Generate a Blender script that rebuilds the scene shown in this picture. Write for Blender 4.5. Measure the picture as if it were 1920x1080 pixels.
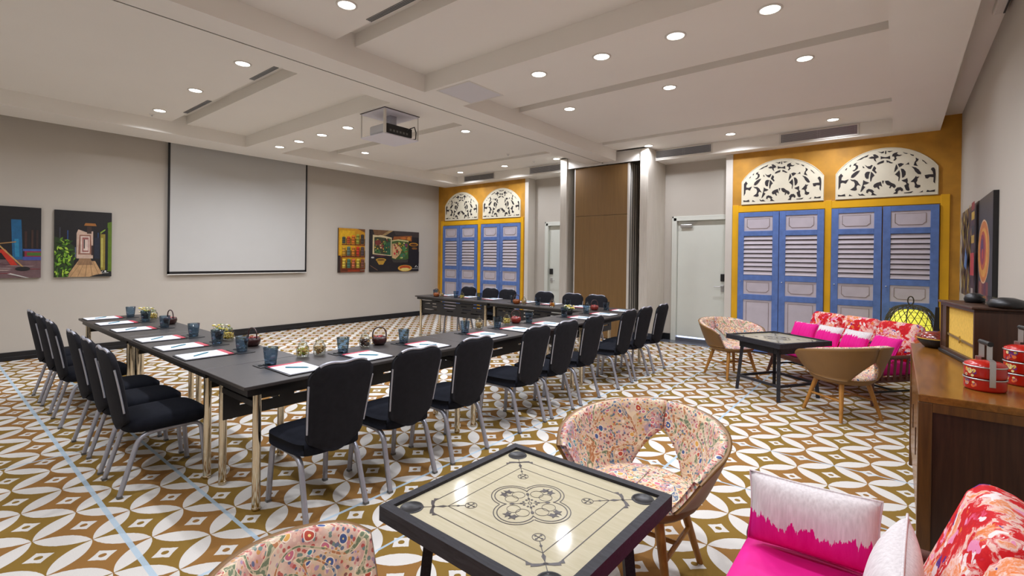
import bpy, math, random
from mathutils import Matrix, Vector
random.seed(7)
for _o in list(bpy.data.objects): bpy.data.objects.remove(_o, do_unlink=True)
SC = bpy.context.scene
COL = SC.collection
R = math.radians
PI = math.pi
# ------------------------------------------------------------------ camera
CAM_H = 1.5
cd = bpy.data.cameras.new('camera'); cam = bpy.data.objects.new('camera', cd); COL.objects.link(cam)
cd.sensor_width = 36.0; cd.lens = 901.7/1920*36.0; cd.shift_y = (486.0-540.0)/1920
cd.clip_start = 0.05; cd.clip_end = 60
_th, _pi, _ro = R(38.79), R(-0.21), R(0.74)
_fw = Vector((-math.sin(_th), math.cos(_th), 0)); _rt = Vector((math.cos(_th), math.sin(_th), 0)); _up = Vector((0,0,1))
_f2 = _fw*math.cos(_pi)+_up*math.sin(_pi); _u2 = _up*math.cos(_pi)-_fw*math.sin(_pi)
_r = _rt*math.cos(_ro)+_u2*math.sin(_ro); _u = _u2*math.cos(_ro)-_rt*math.sin(_ro)
cam.matrix_world = Matrix(((_r.x,_u.x,-_f2.x,0),(_r.y,_u.y,-_f2.y,0),(_r.z,_u.z,-_f2.z,CAM_H),(0,0,0,1)))
SC.camera = cam
# ------------------------------------------------------------------ world, exposure
w = bpy.data.worlds.new('world'); SC.world = w; w.use_nodes = True
w.node_tree.nodes['Background'].inputs[0].default_value = (0.9,0.86,0.8,1)
w.node_tree.nodes['Background'].inputs[1].default_value = 0.3
SC.view_settings.view_transform = 'Standard'; SC.view_settings.look = 'None'
SC.view_settings.exposure = 0.0; SC.view_settings.gamma = 1.0
try: SC.view_settings.use_curve_mapping = False
except Exception: pass
LAMP_W = 15.3            # watts of each ceiling downlight
LAMP_COL = (0.97, 1.0, 1.10)

# ------------------------------------------------------------------ helpers
def lin(c):
    r = []
    for v in c:
        v = v/255.0
        r.append(v/12.92 if v <= 0.04045 else ((v+0.055)/1.055)**2.4)
    return tuple(r)+(1.0,)

class MB:
    def __init__(s): s.v = []; s.f = []; s.sm = []; s.col = []; s.cc = None
    def add(s, vs, fs, smooth=False):
        b = len(s.v); s.v += [tuple(p) for p in vs]
        for f in fs:
            s.f.append(tuple(i+b for i in f)); s.sm.append(smooth); s.col.append(s.cc)
        return s
    def box(s, x0,x1,y0,y1,z0,z1):
        vs = [(x0,y0,z0),(x1,y0,z0),(x1,y1,z0),(x0,y1,z0),(x0,y0,z1),(x1,y0,z1),(x1,y1,z1),(x0,y1,z1)]
        return s.add(vs, [(3,2,1,0),(4,5,6,7),(0,1,5,4),(1,2,6,5),(2,3,7,6),(3,0,4,7)])
    def bar(s, p0, p1, w, h, up=(0,0,1), w1=None, h1=None):
        p0, p1 = Vector(p0), Vector(p1); d = (p1-p0).normalized(); u = Vector(up)
        if abs(d.dot(u)) > 0.98: u = Vector((0,1,0))
        a = d.cross(u).normalized(); b = a.cross(d).normalized()
        w1 = w if w1 is None else w1; h1 = h if h1 is None else h1
        vs = []
        for p, ww, hh in ((p0,w,h),(p1,w1,h1)):
            for i, j in ((-1,-1),(1,-1),(1,1),(-1,1)): vs.append(p+a*(i*ww/2)+b*(j*hh/2))
        return s.add(vs, [(0,1,2,3)[::-1],(4,5,6,7),(0,1,5,4),(1,2,6,5),(2,3,7,6),(3,0,4,7)])
    def tube(s, pts, r, n=8, cap=True, closed=False, flat=1.0):
        pts = [Vector(p) for p in pts]; m = len(pts)
        rs = r if isinstance(r, (list,tuple)) else [r]*m
        vs = []; a = None
        for i, p in enumerate(pts):
            if closed: d = pts[(i+1)%m]-pts[(i-1)%m]
            else: d = pts[min(i+1,m-1)]-pts[max(i-1,0)]
            d.normalize()
            if a is None:
                u = Vector((0,0,1)) if abs(d.z) < 0.9 else Vector((0,1,0))
                a = d.cross(u).normalized()
            else:
                a = (a-d*a.dot(d)).normalized()
            b = d.cross(a).normalized()
            for k in range(n):
                t = 2*PI*k/n+PI/n
                vs.append(p+a*(math.cos(t)*rs[i])+b*(math.sin(t)*rs[i]*flat))
        fs = []
        for i in range(m if closed else m-1):
            for k in range(n):
                j = (i+1)%m
                fs.append((i*n+k, i*n+(k+1)%n, j*n+(k+1)%n, j*n+k))
        s.add(vs, fs, True)
        if cap and not closed:
            s.add(vs[:n], [tuple(range(n))[::-1]]); s.add(vs[-n:], [tuple(range(n))])
        return s
    def lathe(s, prof, n=24, c=(0,0,0), ang=(0,2*PI), sx=1.0, sy=1.0):
        vs = []; full = abs(ang[1]-ang[0]-2*PI) < 1e-6; m = n if full else n+1
        for r, z in prof:
            for k in range(m):
                t = ang[0]+(ang[1]-ang[0])*k/n
                vs.append((c[0]+r*math.cos(t)*sx, c[1]+r*math.sin(t)*sy, c[2]+z))
        fs = []
        for i in range(len(prof)-1):
            for k in range(n):
                k2 = (k+1) % m
                fs.append((i*m+k, i*m+k2, (i+1)*m+k2, (i+1)*m+k))
        return s.add(vs, fs, True)
    def disc(s, c, r, n=24, ax='z', up=True):
        vs = []
        for k in range(n):
            t = 2*PI*k/n; a, b = r*math.cos(t), r*math.sin(t)
            vs.append((c[0]+a, c[1]+b, c[2]) if ax == 'z' else ((c[0]+a, c[1], c[2]+b) if ax == 'y' else (c[0], c[1]+a, c[2]+b)))
        return s.add(vs, [tuple(range(n)) if up else tuple(range(n))[::-1]])
    def prism(s, poly, f0, f1, smooth=False):
        """poly 2d list; f0/f1 map (a,b)->xyz for both caps"""
        n = len(poly)
        vs = [f0(a,b) for a,b in poly]+[f1(a,b) for a,b in poly]
        s.add(vs, [tuple(range(n)), tuple(range(2*n-1, n-1, -1))])
        return s.add(vs, [(i, n+i, n+(i+1)%n, (i+1)%n) for i in range(n)], smooth)
    def grid(s, fn, nu, nv, cu=False, flip=False, smooth=True):
        vs = [fn(i/nu, j/nv) for j in range(nv+1) for i in range(nu+1)]
        w = nu+1; fs = []
        for j in range(nv):
            for i in range(nu):
                q = (j*w+i, j*w+i+1, (j+1)*w+i+1, (j+1)*w+i)
                fs.append(q[::-1] if flip else q)
        return s.add(vs, fs, smooth)
    def slab(s, fi, fo, nu, nv):
        """thick sheet between two parametric surfaces"""
        s.grid(fi, nu, nv); s.grid(fo, nu, nv, flip=True)
        for v in (0.0, 1.0):
            a = [fi(i/nu, v) for i in range(nu+1)]; b = [fo(i/nu, v) for i in range(nu+1)]
            s.add(a+b, [(i, i+1, nu+2+i, nu+1+i) for i in range(nu)], True)
        for u in (0.0, 1.0):
            a = [fi(u, j/nv) for j in range(nv+1)]; b = [fo(u, j/nv) for j in range(nv+1)]
            s.add(a+b, [(j, j+1, nv+2+j, nv+1+j) for j in range(nv)], True)
        return s
    def pos(s, M):
        s.v = [tuple(M @ Vector(p)) for p in s.v]; return s
    def build(s, name, mat, parent=None, bevel=0.0, weld=False, smooth_all=False, seg=2):
        me = bpy.data.meshes.new(name)
        me.from_pydata(s.v, [], s.f)
        if s.cc is not None or any(c is not None for c in s.col):
            at = me.color_attributes.new('col', 'FLOAT_COLOR', 'CORNER')
            i = 0
            for p, c in zip(me.polygons, s.col):
                for li in p.loop_indices: at.data[li].color = lin(c)
        me.polygons.foreach_set('use_smooth', [bool(x) or smooth_all for x in s.sm])
        mats = mat if isinstance(mat, (list,tuple)) else [mat]
        for m in mats: me.materials.append(m)
        me.validate(); me.update()
        o = bpy.data.objects.new(name, me); COL.objects.link(o)
        if weld:
            w_ = o.modifiers.new('weld', 'WELD'); w_.merge_threshold = 0.0004
        if bevel > 0:
            b = o.modifiers.new('bevel', 'BEVEL'); b.width = bevel; b.segments = seg; b.limit_method = 'ANGLE'; b.angle_limit = R(40)
            b.harden_normals = False
        if parent is not None: o.parent = parent
        return o

def tag(o, label=None, cat=None, group=None, kind=None):
    if label: o['label'] = label
    if cat: o['category'] = cat
    if group: o['group'] = group
    if kind: o['kind'] = kind
    return o
def thing(name, label, cat, loc=(0,0,0), rz=0.0, group=None):
    o = bpy.data.objects.new(name, None); COL.objects.link(o)
    o.empty_display_size = 0.1
    o.location = loc; o.rotation_euler = (0,0,rz)
    return tag(o, label, cat, group)
def dup(root, loc, rz, label, group=None):
    r = root.copy(); COL.objects.link(r); r.location = loc; r.rotation_euler = (0,0,rz); r['label'] = label
    if group: r['group'] = group
    for ch in list(root.children):
        c = ch.copy(); COL.objects.link(c); c.parent = r
        for g in ch.children:
            d = g.copy(); COL.objects.link(d); d.parent = c
    return r
def struct(o): o['kind'] = 'structure'; return o

# ------------------------------------------------------------------ materials
class NT:
    def __init__(s, name):
        s.m = bpy.data.materials.new(name); s.m.use_nodes = True; s.t = s.m.node_tree; s.t.nodes.clear()
        s.out = s.t.nodes.new('ShaderNodeOutputMaterial'); s.b = s.t.nodes.new('ShaderNodeBsdfPrincipled')
        s.t.links.new(s.b.outputs[0], s.out.inputs[0])
    def n(s, kind, **kw):
        x = s.t.nodes.new('ShaderNode'+kind)
        for k, v in kw.items(): setattr(x, k, v)
        return x
    def l(s, a, b): s.t.links.new(a, b)
    def val(s, x, y): # link or set
        if hasattr(x, 'is_output') or isinstance(x, bpy.types.NodeSocket): s.l(x, y)
        else: y.default_value = x
    def math(s, op, a, b=0.0, c=None):
        x = s.n('Math', operation=op); s.val(a, x.inputs[0]); s.val(b, x.inputs[1])
        if c is not None: s.val(c, x.inputs[2])
        return x.outputs[0]
    def mix(s, fac, a, b, mode='MIX'):
        x = s.n('MixRGB', blend_type=mode); s.val(fac, x.inputs[0]); s.val(a, x.inputs[1]); s.val(b, x.inputs[2]); return x.outputs[0]
    def coord(s, kind='Object', scale=None):
        tc = s.n('TexCoord'); o = tc.outputs[kind]
        if scale is not None:
            mp = s.n('Mapping'); mp.inputs['Scale'].default_value = scale; s.l(o, mp.inputs[0]); o = mp.outputs[0]
        return o
    def noise(s, vec, scale, detail=3.0, rough=0.5, dist=0.0):
        x = s.n('TexNoise'); s.l(vec, x.inputs['Vector']); x.inputs['Scale'].default_value = scale
        x.inputs['Detail'].default_value = detail; x.inputs['Roughness'].default_value = rough; x.inputs['Distortion'].default_value = dist
        return x
    def ramp(s, fac, stops, interp='LINEAR'):
        x = s.n('ValToRGB'); cr = x.color_ramp; cr.interpolation = interp
        while len(cr.elements) < len(stops): cr.elements.new(0.5)
        for e, (p, c) in zip(cr.elements, stops): e.position = p; e.color = c
        s.l(fac, x.inputs[0]); return x.outputs[0]
    def bump(s, h, strength=0.2, dist=0.002):
        x = s.n('Bump'); x.inputs['Strength'].default_value = strength; x.inputs['Distance'].default_value = dist
        s.l(h, x.inputs['Height']); s.l(x.outputs[0], s.b.inputs['Normal'])
def setp(b, **kw):
    nm = dict(rough='Roughness', metal='Metallic', spec='Specular IOR Level', coat='Coat Weight', coatr='Coat Roughness', trans='Transmission Weight', ior='IOR', sheen='Sheen Weight', alpha='Alpha')
    for k, v in kw.items():
        if nm[k] in b.inputs: b.inputs[nm[k]].default_value = v
def plain(name, c, var=0.06, scale=8.0, bump=0.0, bscale=200.0, **kw):
    t = NT(name); co = t.coord('Object'); col = lin(c)
    nz = t.noise(co, scale, 4.0)
    dk = tuple(v*(1-var) for v in col[:3])+(1,); lt = tuple(min(1, v*(1+var)) for v in col[:3])+(1,)
    t.l(t.ramp(nz.outputs[0], [(0.3, dk), (0.7, lt)]), t.b.inputs['Base Color'])
    setp(t.b, **dict(dict(rough=0.5), **kw))
    if bump: t.bump(t.noise(co, bscale, 2.0).outputs[0], bump)
    return t.m
def wood(name, c1, c2, scale=(1,12,12), rough=0.35, **kw):
    t = NT(name); co = t.coord('Object', scale)
    nz = t.noise(co, 3.0, 6.0, 0.6, 1.2)
    t.l(t.ramp(nz.outputs[0], [(0.3, lin(c1)), (0.7, lin(c2))]), t.b.inputs['Base Color'])
    setp(t.b, rough=rough, **kw); return t.m
def metal(name, c, rough=0.3):
    t = NT(name); t.b.inputs['Base Color'].default_value = lin(c); setp(t.b, metal=1.0, rough=rough); return t.m
def glass(name, c, rough=0.03):
    t = NT(name); t.b.inputs['Base Color'].default_value = lin(c); setp(t.b, trans=1.0, rough=rough, ior=1.45); return t.m
def thin_glass(name, c, gloss=0.14):
    t = NT(name); tr = t.n('BsdfTransparent'); tr.inputs[0].default_value = lin(c)
    gl = t.n('BsdfGlossy'); gl.inputs['Roughness'].default_value = 0.04
    fr = t.n('LayerWeight'); fr.inputs['Blend'].default_value = 0.25
    mx = t.n('MixShader'); k = t.math('ADD', t.math('MULTIPLY', fr.outputs['Fresnel'], 0.6), gloss*0.3)
    t.l(k, mx.inputs[0]); t.l(tr.outputs[0], mx.inputs[1]); t.l(gl.outputs[0], mx.inputs[2]); t.l(mx.outputs[0], t.out.inputs[0])
    return t.m
def emit(name, c, s):
    t = NT(name); t.b.inputs['Base Color'].default_value = lin(c); t.b.inputs['Emission Color'].default_value = lin(c); t.b.inputs['Emission Strength'].default_value = s; return t.m
def print_mat(name, rough=0.45, var=0.35, scale=18.0):
    t = NT(name); a = t.n('VertexColor', layer_name='col'); co = t.coord('Object')
    nz = t.noise(co, scale, 6.0, 0.65)
    k = t.ramp(nz.outputs[0], [(0.25, (1-var,)*3+(1,)), (0.7, (1,1,1,1))])
    t.l(t.mix(1.0, a.outputs[0], k, 'MULTIPLY'), t.b.inputs['Base Color']); setp(t.b, rough=rough); return t.m

def carpet_mat():
    t = NT('carpet'); co = t.coord('Object')
    SX, SY, OX, OY = 0.41546, 0.40656, -3.4676, 0.3898
    # a little woven wobble on the pattern edges
    wob = t.noise(co, 55.0, 2.0); mp = t.n('Mapping'); mp.inputs['Location'].default_value = (0,0,0)
    sp = t.n('SeparateXYZ'); t.l(co, sp.inputs[0])
    wv = t.math('MULTIPLY', t.math('SUBTRACT', wob.outputs[0], 0.5), 0.012)
    x = t.math('ADD', t.math('DIVIDE', t.math('SUBTRACT', sp.outputs[0], OX), SX), wv)
    y = t.math('SUBTRACT', t.math('DIVIDE', t.math('SUBTRACT', sp.outputs[1], OY), SY), wv)
    u = t.math('ADD', y, x); v = t.math('SUBTRACT', y, x)
    fu = t.math('SUBTRACT', t.math('FRACT', u), 0.5); fv = t.math('SUBTRACT', t.math('FRACT', v), 0.5)
    au = t.math('ABSOLUTE', fu); av = t.math('ABSOLUTE', fv)
    mx = t.math('MAXIMUM', au, av); mn = t.math('MINIMUM', au, av)
    # nearest neighbour circle: centre one cell away along the larger axis
    dx = t.math('SUBTRACT', 1.14, mx)
    d2 = t.math('ADD', t.math('MULTIPLY', dx, dx), t.math('MULTIPLY', mn, mn))
    pet = t.math('LESS_THAN', d2, 0.648)
    # petals also end at the two own circles: trim tips
    r2 = t.math('ADD', t.math('MULTIPLY', au, au), t.math('MULTIPLY', av, av))
    # four-pointed lozenge with a hole
    sq = t.math('SUBTRACT', mx, t.math('MULTIPLY', mn, 0.06))
    loz = t.math('LESS_THAN', sq, 0.134)
    hole = t.math('GREATER_THAN', r2, 0.058**2)
    white = t.math('MAXIMUM', pet, t.math('MULTIPLY', loz, hole))
    par = t.math('MODULO', t.math('ABSOLUTE', t.math('ADD', t.math('FLOOR', u), t.math('FLOOR', v))), 2.0)
    base = t.mix(par, lin((150,109,60)), lin((137,110,50)))
    big = t.noise(co, 3.0, 2.0)
    base = t.mix(t.math('MULTIPLY', big.outputs[0], 0.35), base, lin((142,104,56)))
    c = t.mix(white, base, lin((217,213,206)))
    # blue stripes woven across the pattern
    st = None
    for ax, p, wd in ((1,0.706,0.021),(1,1.143,0.018),(1,3.43,0.012),(1,4.245,0.012),(0,-4.78,0.013),(0,-2.515,0.017),(0,-1.298,0.017),(0,-2.05,0.012),(1,-0.55,0.018),(0,-7.05,0.013),(1,6.55,0.010),(0,-6.2,0.010)):
        m = t.math('LESS_THAN', t.math('ABSOLUTE', t.math('SUBTRACT', sp.outputs[ax], p)), wd*0.62)
        st = m if st is None else t.math('MAXIMUM', st, m)
    c = t.mix(t.math('MULTIPLY', st, 0.85), c, lin((176,199,214)))
    pile = t.noise(co, 420.0, 2.0)
    k = t.ramp(pile.outputs[0], [(0.3, (0.8,0.8,0.8,1)), (0.7, (1,1,1,1))])
    t.l(t.mix(1.0, c, k, 'MULTIPLY'), t.b.inputs['Base Color'])
    setp(t.b, rough=0.95, spec=0.1); t.bump(pile.outputs[0], 0.4, 0.003)
    return t.m

def paisley_mat(name):
    t = NT(name); co = t.coord('Object')
    ds = t.noise(co, 8.0, 2.0); dv = t.mix(0.05, co, ds.outputs[1])
    zn = t.noise(co, 5.0, 2.0)
    ground = t.ramp(zn.outputs[0], [(0.34, lin((206,160,148))), (0.44, lin((228,208,186))), (0.54, lin((214,188,146))), (0.62, lin((184,156,160)))])
    # tiny leaves and dots
    v2 = t.n('TexVoronoi'); t.l(dv, v2.inputs['Vector']); v2.inputs['Scale'].default_value = 84.0
    sep = t.n('SeparateColor'); t.l(v2.outputs['Color'], sep.inputs[0])
    pal = t.ramp(sep.outputs[0], [(0.0, lin((226,196,176))), (0.16, lin((184,70,64))), (0.30, lin((206,126,128))), (0.44, lin((66,100,140))), (0.54, lin((226,182,160))), (0.66, lin((198,140,60))), (0.76, lin((94,134,128))), (0.86, lin((120,58,70))), (0.94, lin((168,140,176)))], 'CONSTANT')
    c = t.mix(t.math('MULTIPLY', t.math('LESS_THAN', v2.outputs['Distance'], 0.50), 0.85), ground, pal)
    # blossoms: disc, pale ring, dark eye
    v3 = t.n('TexVoronoi'); t.l(dv, v3.inputs['Vector']); v3.inputs['Scale'].default_value = 21.0
    s3 = t.n('SeparateColor'); t.l(v3.outputs['Color'], s3.inputs[0])
    fc = t.ramp(s3.outputs[0], [(0.0, lin((206,120,140))), (0.24, lin((72,140,160))), (0.42, lin((222,170,90))), (0.6, lin((190,84,66))), (0.78, lin((80,100,150)))], 'CONSTANT')
    on = t.math('GREATER_THAN', s3.outputs[1], 0.38)
    c = t.mix(t.math('MULTIPLY', on, t.math('LESS_THAN', v3.outputs['Distance'], 0.34)), c, lin((240,226,208)))
    c = t.mix(t.math('MULTIPLY', on, t.math('LESS_THAN', v3.outputs['Distance'], 0.27)), c, fc)
    c = t.mix(t.math('MULTIPLY', on, t.math('LESS_THAN', v3.outputs['Distance'], 0.09)), c, lin((250,226,150)))
    # sweeping paisley outlines: banded contours of a smooth field
    pn = t.noise(co, 4.6, 1.0, 0.4, 0.6)
    ph = t.math('FRACT', t.math('MULTIPLY', pn.outputs[0], 7.0))
    b1 = t.math('LESS_THAN', t.math('ABSOLUTE', t.math('SUBTRACT', ph, 0.5)), 0.13)
    b2 = t.math('LESS_THAN', t.math('ABSOLUTE', t.math('SUBTRACT', ph, 0.5)), 0.09)
    bc = t.ramp(zn.outputs[0], [(0.38, lin((96,120,92))), (0.45, lin((180,112,66))), (0.52, lin((52,96,136))), (0.6, lin((180,84,100)))], 'CONSTANT')
    c = t.mix(b1, c, lin((236,216,184))); 
    dash = t.math('LESS_THAN', v2.outputs['Distance'], 0.55)
    c = t.mix(t.math('MULTIPLY', b2, t.math('ADD', t.math('MULTIPLY', dash, 0.5), 0.4)), c, bc)
    t.l(c, t.b.inputs['Base Color']); setp(t.b, rough=0.75, spec=0.2); return t.m

def floral_mat(name):
    t = NT(name); co = t.coord('Object')
    ds = t.noise(co, 14.0, 3.0); dv = t.mix(0.10, co, ds.outputs[1])
    n1 = t.noise(dv, 5.2, 6.0, 0.68, 0.8)
    a = t.ramp(n1.outputs[0], [(0.30, lin((240,226,226))), (0.40, lin((232,130,60))), (0.46, lin((240,210,200))), (0.51, lin((214,30,36))), (0.60, lin((196,18,30))), (0.68, lin((232,92,130))), (0.76, lin((244,236,232)))])
    v = t.n('TexVoronoi'); t.l(dv, v.inputs['Vector']); v.inputs['Scale'].default_value = 24.0
    sp = t.n('SeparateColor'); t.l(v.outputs['Color'], sp.inputs[0])
    pal = t.ramp(sp.outputs[0], [(0.0, lin((246,238,236))), (0.3, lin((230,120,44))), (0.52, lin((222,50,50))), (0.72, lin((236,150,190))), (0.88, lin((44,42,150)))], 'CONSTANT')
    n2 = t.noise(co, 9.0, 3.0)
    m = t.math('MULTIPLY', t.math('GREATER_THAN', n2.outputs[0], 0.5), t.math('LESS_THAN', v.outputs['Distance'], 0.52))
    c = t.mix(t.math('MULTIPLY', m, 0.85), a, pal)
    t.l(c, t.b.inputs['Base Color']); setp(t.b, rough=0.7, spec=0.2); return t.m

def dip_mat(name, z0, flip=False, axis=2):
    """white linen dipped in magenta dye up to height z0 (object space)"""
    t = NT(name); co = t.coord('Object')
    s = t.n('SeparateXYZ'); t.l(co, s.inputs[0])
    cs = t.coord('Object', (22,22,1.2)); n1 = t.noise(cs, 1.6, 4.0, 0.7)
    h = t.math('ADD', s.outputs[axis], t.math('MULTIPLY', t.math('SUBTRACT', n1.outputs[0], 0.5), 0.16))
    m = t.math('LESS_THAN', h, z0) if not flip else t.math('GREATER_THAN', h, z0)
    n2 = t.noise(t.coord('Object', (60,60,8)), 2.0, 3.0)
    wh = t.ramp(n2.outputs[0], [(0.3, lin((214,206,206))), (0.7, lin((236,230,230)))])
    pk = t.ramp(n1.outputs[0], [(0.3, lin((222,0,132))), (0.7, lin((232,40,150)))])
    t.l(t.mix(m, wh, pk), t.b.inputs['Base Color']); setp(t.b, rough=0.7, spec=0.2); return t.m

M = {}
M['wall'] = plain('wall_paint', (189,182,171), 0.015, 2.0, 0.05, 300, rough=0.75, spec=0.25)
M['ceil'] = plain('ceiling_paint', (238,234,226), 0.01, 1.5, rough=0.8, spec=0.2)
M['white'] = plain('white_paint', (222,218,210), 0.02, 4.0, rough=0.45)
M['post'] = plain('post_paint', (214,208,198), 0.02, 4.0, rough=0.5)
M['pillar'] = wood('pillar_laminate', (196,188,175), (216,209,197), (24,24,0.6), 0.55)
M['ochre'] = plain('ochre_wall', (192,138,42), 0.16, 5.0, 0.15, 120, rough=0.6)
M['yellow'] = plain('yellow_board', (232,174,10), 0.10, 3.0, rough=0.5)
M['blue'] = plain('blue_shutter_paint', (92,122,184), 0.16, 9.0, rough=0.5)
M['lilac'] = plain('lilac_grey_paint', (196,188,196), 0.05, 7.0, rough=0.5)
M['mould'] = plain('mould_outline_paint', (128,110,100), 0.1, 7.0, rough=0.6)  # grey-brown outline colour of the panel mouldings
M['dark'] = plain('dark_gap', (44,34,34), 0.1, 5.0, rough=0.8)
M['cream'] = plain('cream_fret', (226,219,196), 0.05, 5.0, rough=0.55)
M['fret'] = plain('fret_dark', (44,38,40), 0.15, 10.0, rough=0.7)
M['base'] = plain('black_baseboard', (22,23,26), 0.2, 6.0, rough=0.3)
M['vinyl'] = plain('grey_vinyl', (92,94,102), 0.06, 5.0, rough=0.25)
M['door'] = plain('door_paint', (214,216,206), 0.015, 3.0, rough=0.45)
M['steel'] = metal('brushed_steel', (196,196,196), 0.32)
M['chrome'] = metal('warm_chrome', (214,202,176), 0.14)
M['alu'] = plain('aluminium_paint', (172,174,184), 0.05, 20.0, rough=0.35, metal=0.55)
M['alug'] = metal('grille_aluminium', (170,170,172), 0.4)
M['black'] = plain('black_plastic', (18,18,20), 0.1, 20.0, rough=0.4)
M['fab'] = plain('black_chair_fabric', (36,36,40), 0.12, 30.0, 0.25, 700, rough=0.9, spec=0.12)
M['seat'] = plain('navy_black_seat_fabric', (24,26,33), 0.12, 30.0, 0.2, 700, rough=0.85, spec=0.12)
M['ttop'] = wood('table_laminate', (52,48,46), (63,58,56), (1.5,26,26), 0.4)
M['tblk'] = plain('table_black', (26,25,26), 0.1, 12.0, rough=0.4)
M['panel'] = wood('partition_veneer', (120,90,50), (138,104,60), (40,40,0.5), 0.5)
M['pgrey'] = plain('partition_seal_grey', (98,98,94), 0.1, 5.0, rough=0.5)
M['screen'] = plain('screen_fabric', (191,190,186), 0.01, 3.0, rough=0.9, spec=0.1)
M['tan'] = plain('tan_shell', (128,92,46), 0.06, 6.0, rough=0.5)
M['oak'] = wood('honey_wood', (150,98,34), (186,130,56), (14,14,1.0), 0.4)
M['walnut'] = wood('walnut', (74,38,26), (98,54,38), (3,14,14), 0.4)
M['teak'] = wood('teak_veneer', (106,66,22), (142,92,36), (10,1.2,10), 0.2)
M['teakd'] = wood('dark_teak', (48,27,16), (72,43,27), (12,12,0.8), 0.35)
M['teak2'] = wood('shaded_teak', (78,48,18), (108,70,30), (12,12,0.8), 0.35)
M['board'] = wood('carrom_ply', (187,178,149), (199,191,165), (2,14,2), 0.08, ior=1.3)
M['ink'] = plain('board_ink', (62,54,52), 0.1, 30.0, rough=0.4)
M['cblk'] = wood('black_stained_wood', (38,37,40), (56,55,60), (3,20,20), 0.55, spec=0.2)
M['paper'] = plain('paper', (230,232,240), 0.02, 20.0, rough=0.7)
M['red'] = plain('pad_red', (190,66,80), 0.05, 20.0, rough=0.6)
M['teal'] = plain('teal_pen', (34,122,140), 0.05, 20.0, rough=0.35)
M['bglass'] = thin_glass('smoke_blue_glass', (168,190,208))
M['cglass'] = thin_glass('clear_glass', (244,248,246))
M['enamel'] = plain('red_enamel', (184,30,16), 0.05, 12.0, rough=0.15, spec=0.6)
M['print'] = print_mat('canvas_print')
M['flat'] = print_mat('painted_print', 0.3, 0.08)
M['paisley'] = paisley_mat('paisley_fabric')
M['floral'] = floral_mat('floral_fabric')
M['pink'] = plain('magenta_seat', (228,0,140), 0.12, 7.0, rough=0.7)
M['carpet'] = carpet_mat()
M['lens'] = emit('lamp_lens', (255,250,240), 14.0)
M['gap'] = emit('daylight_glow', (200,215,255), 2.5)  # emission stands in for daylight leaking under the doors
# ================================================================== ROOM
XL, XR, YN, YF = -9.44, 0.63, -1.12, 8.64
Z1, ZT, ZTOP = 3.285, 3.473, 3.62
YB = 8.89                      # back of the door recesses
# floor
f = MB().box(XL-0.15, XR+0.15, YN-0.15, 8.56, -0.08, 0.0).build('floor', M['carpet']); struct(f)
f = MB().box(XL-0.15, XR+0.15, 8.56, YB+0.5, -0.08, 0.0).build('floor_vinyl', M['vinyl']); struct(f)
# walls
struct(MB().box(XL-0.15, XL, YN-0.15, YB, 0, ZTOP).build('wall_left', M['wall']))
struct(MB().box(XR, XR+0.15, YN-0.15, YB, 0, ZTOP).build('wall_right', M['wall']))
struct(MB().box(XL, XR, YN-0.15, YN, 0, ZTOP).build('wall_near', M['wall']))
wf = MB()
# recess backs with door openings, pocket back
wf.box(-6.58, -6.16, YB, YB+0.12, 0, ZTOP).box(-6.16, -5.13, YB, YB+0.12, 2.27, ZTOP)
wf.box(-3.60, -3.275, YB, YB+0.12, 0, ZTOP).box(-3.275, -2.19, YB, YB+0.12, 2.27, ZTOP)
wf.box(-5.13, -3.60, YB, YB+0.12, 0, ZTOP)
wf.box(XL, -6.58, 8.66, YB+0.12, 0, ZTOP).box(-2.19, XR, 8.66, YB+0.12, 0, ZTOP)
struct(wf.build('wall_far', M['wall']))
struct(MB().box(XL, -6.58, YF, 8.66, 0, ZTOP).build('wall_far_yellow_left', M['ochre']))
struct(MB().box(-2.19, XR, YF, 8.66, 0, ZTOP).build('wall_far_yellow_right', M['ochre']))
for i, (a, b) in enumerate(((-5.28,-5.13),(-3.60,-3.45))):
    struct(MB().box(a, b, 8.08, YB, 0, ZT).build('wall_pillar_%s' % ('left','right')[i], M['pillar'], bevel=0.006))
for i, (a, b) in enumerate(((-6.58,-6.48),(-2.30,-2.19))):
    struct(MB().box(a, b, 8.625, YB, 0, Z1).build('trim_%d' % (i+1), M['post'], bevel=0.004))
# yellow boards round the shutters
n = 3
for X0 in (-9.226, -2.086):
    d = 0.0 if X0 > -5 else -0.02
    t = MB()
    t.box(X0-0.10, X0-0.006, YF-0.018, YF, 0, 2.42).box(X0+1.213, X0+1.293+ (0.02 if X0 < -5 else 0), YF-0.018, YF, 0, 2.42)
    t.box(X0+2.517+(0.02 if X0 < -5 else 0), X0+2.61, YF-0.018, YF, 0, 2.42)
    t.box(X0-0.10, X0+2.61, YF-0.012, YF, 2.30, 2.41)
    struct(t.build('trim_%d' % n, M['yellow'], bevel=0.003)); n += 1
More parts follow.
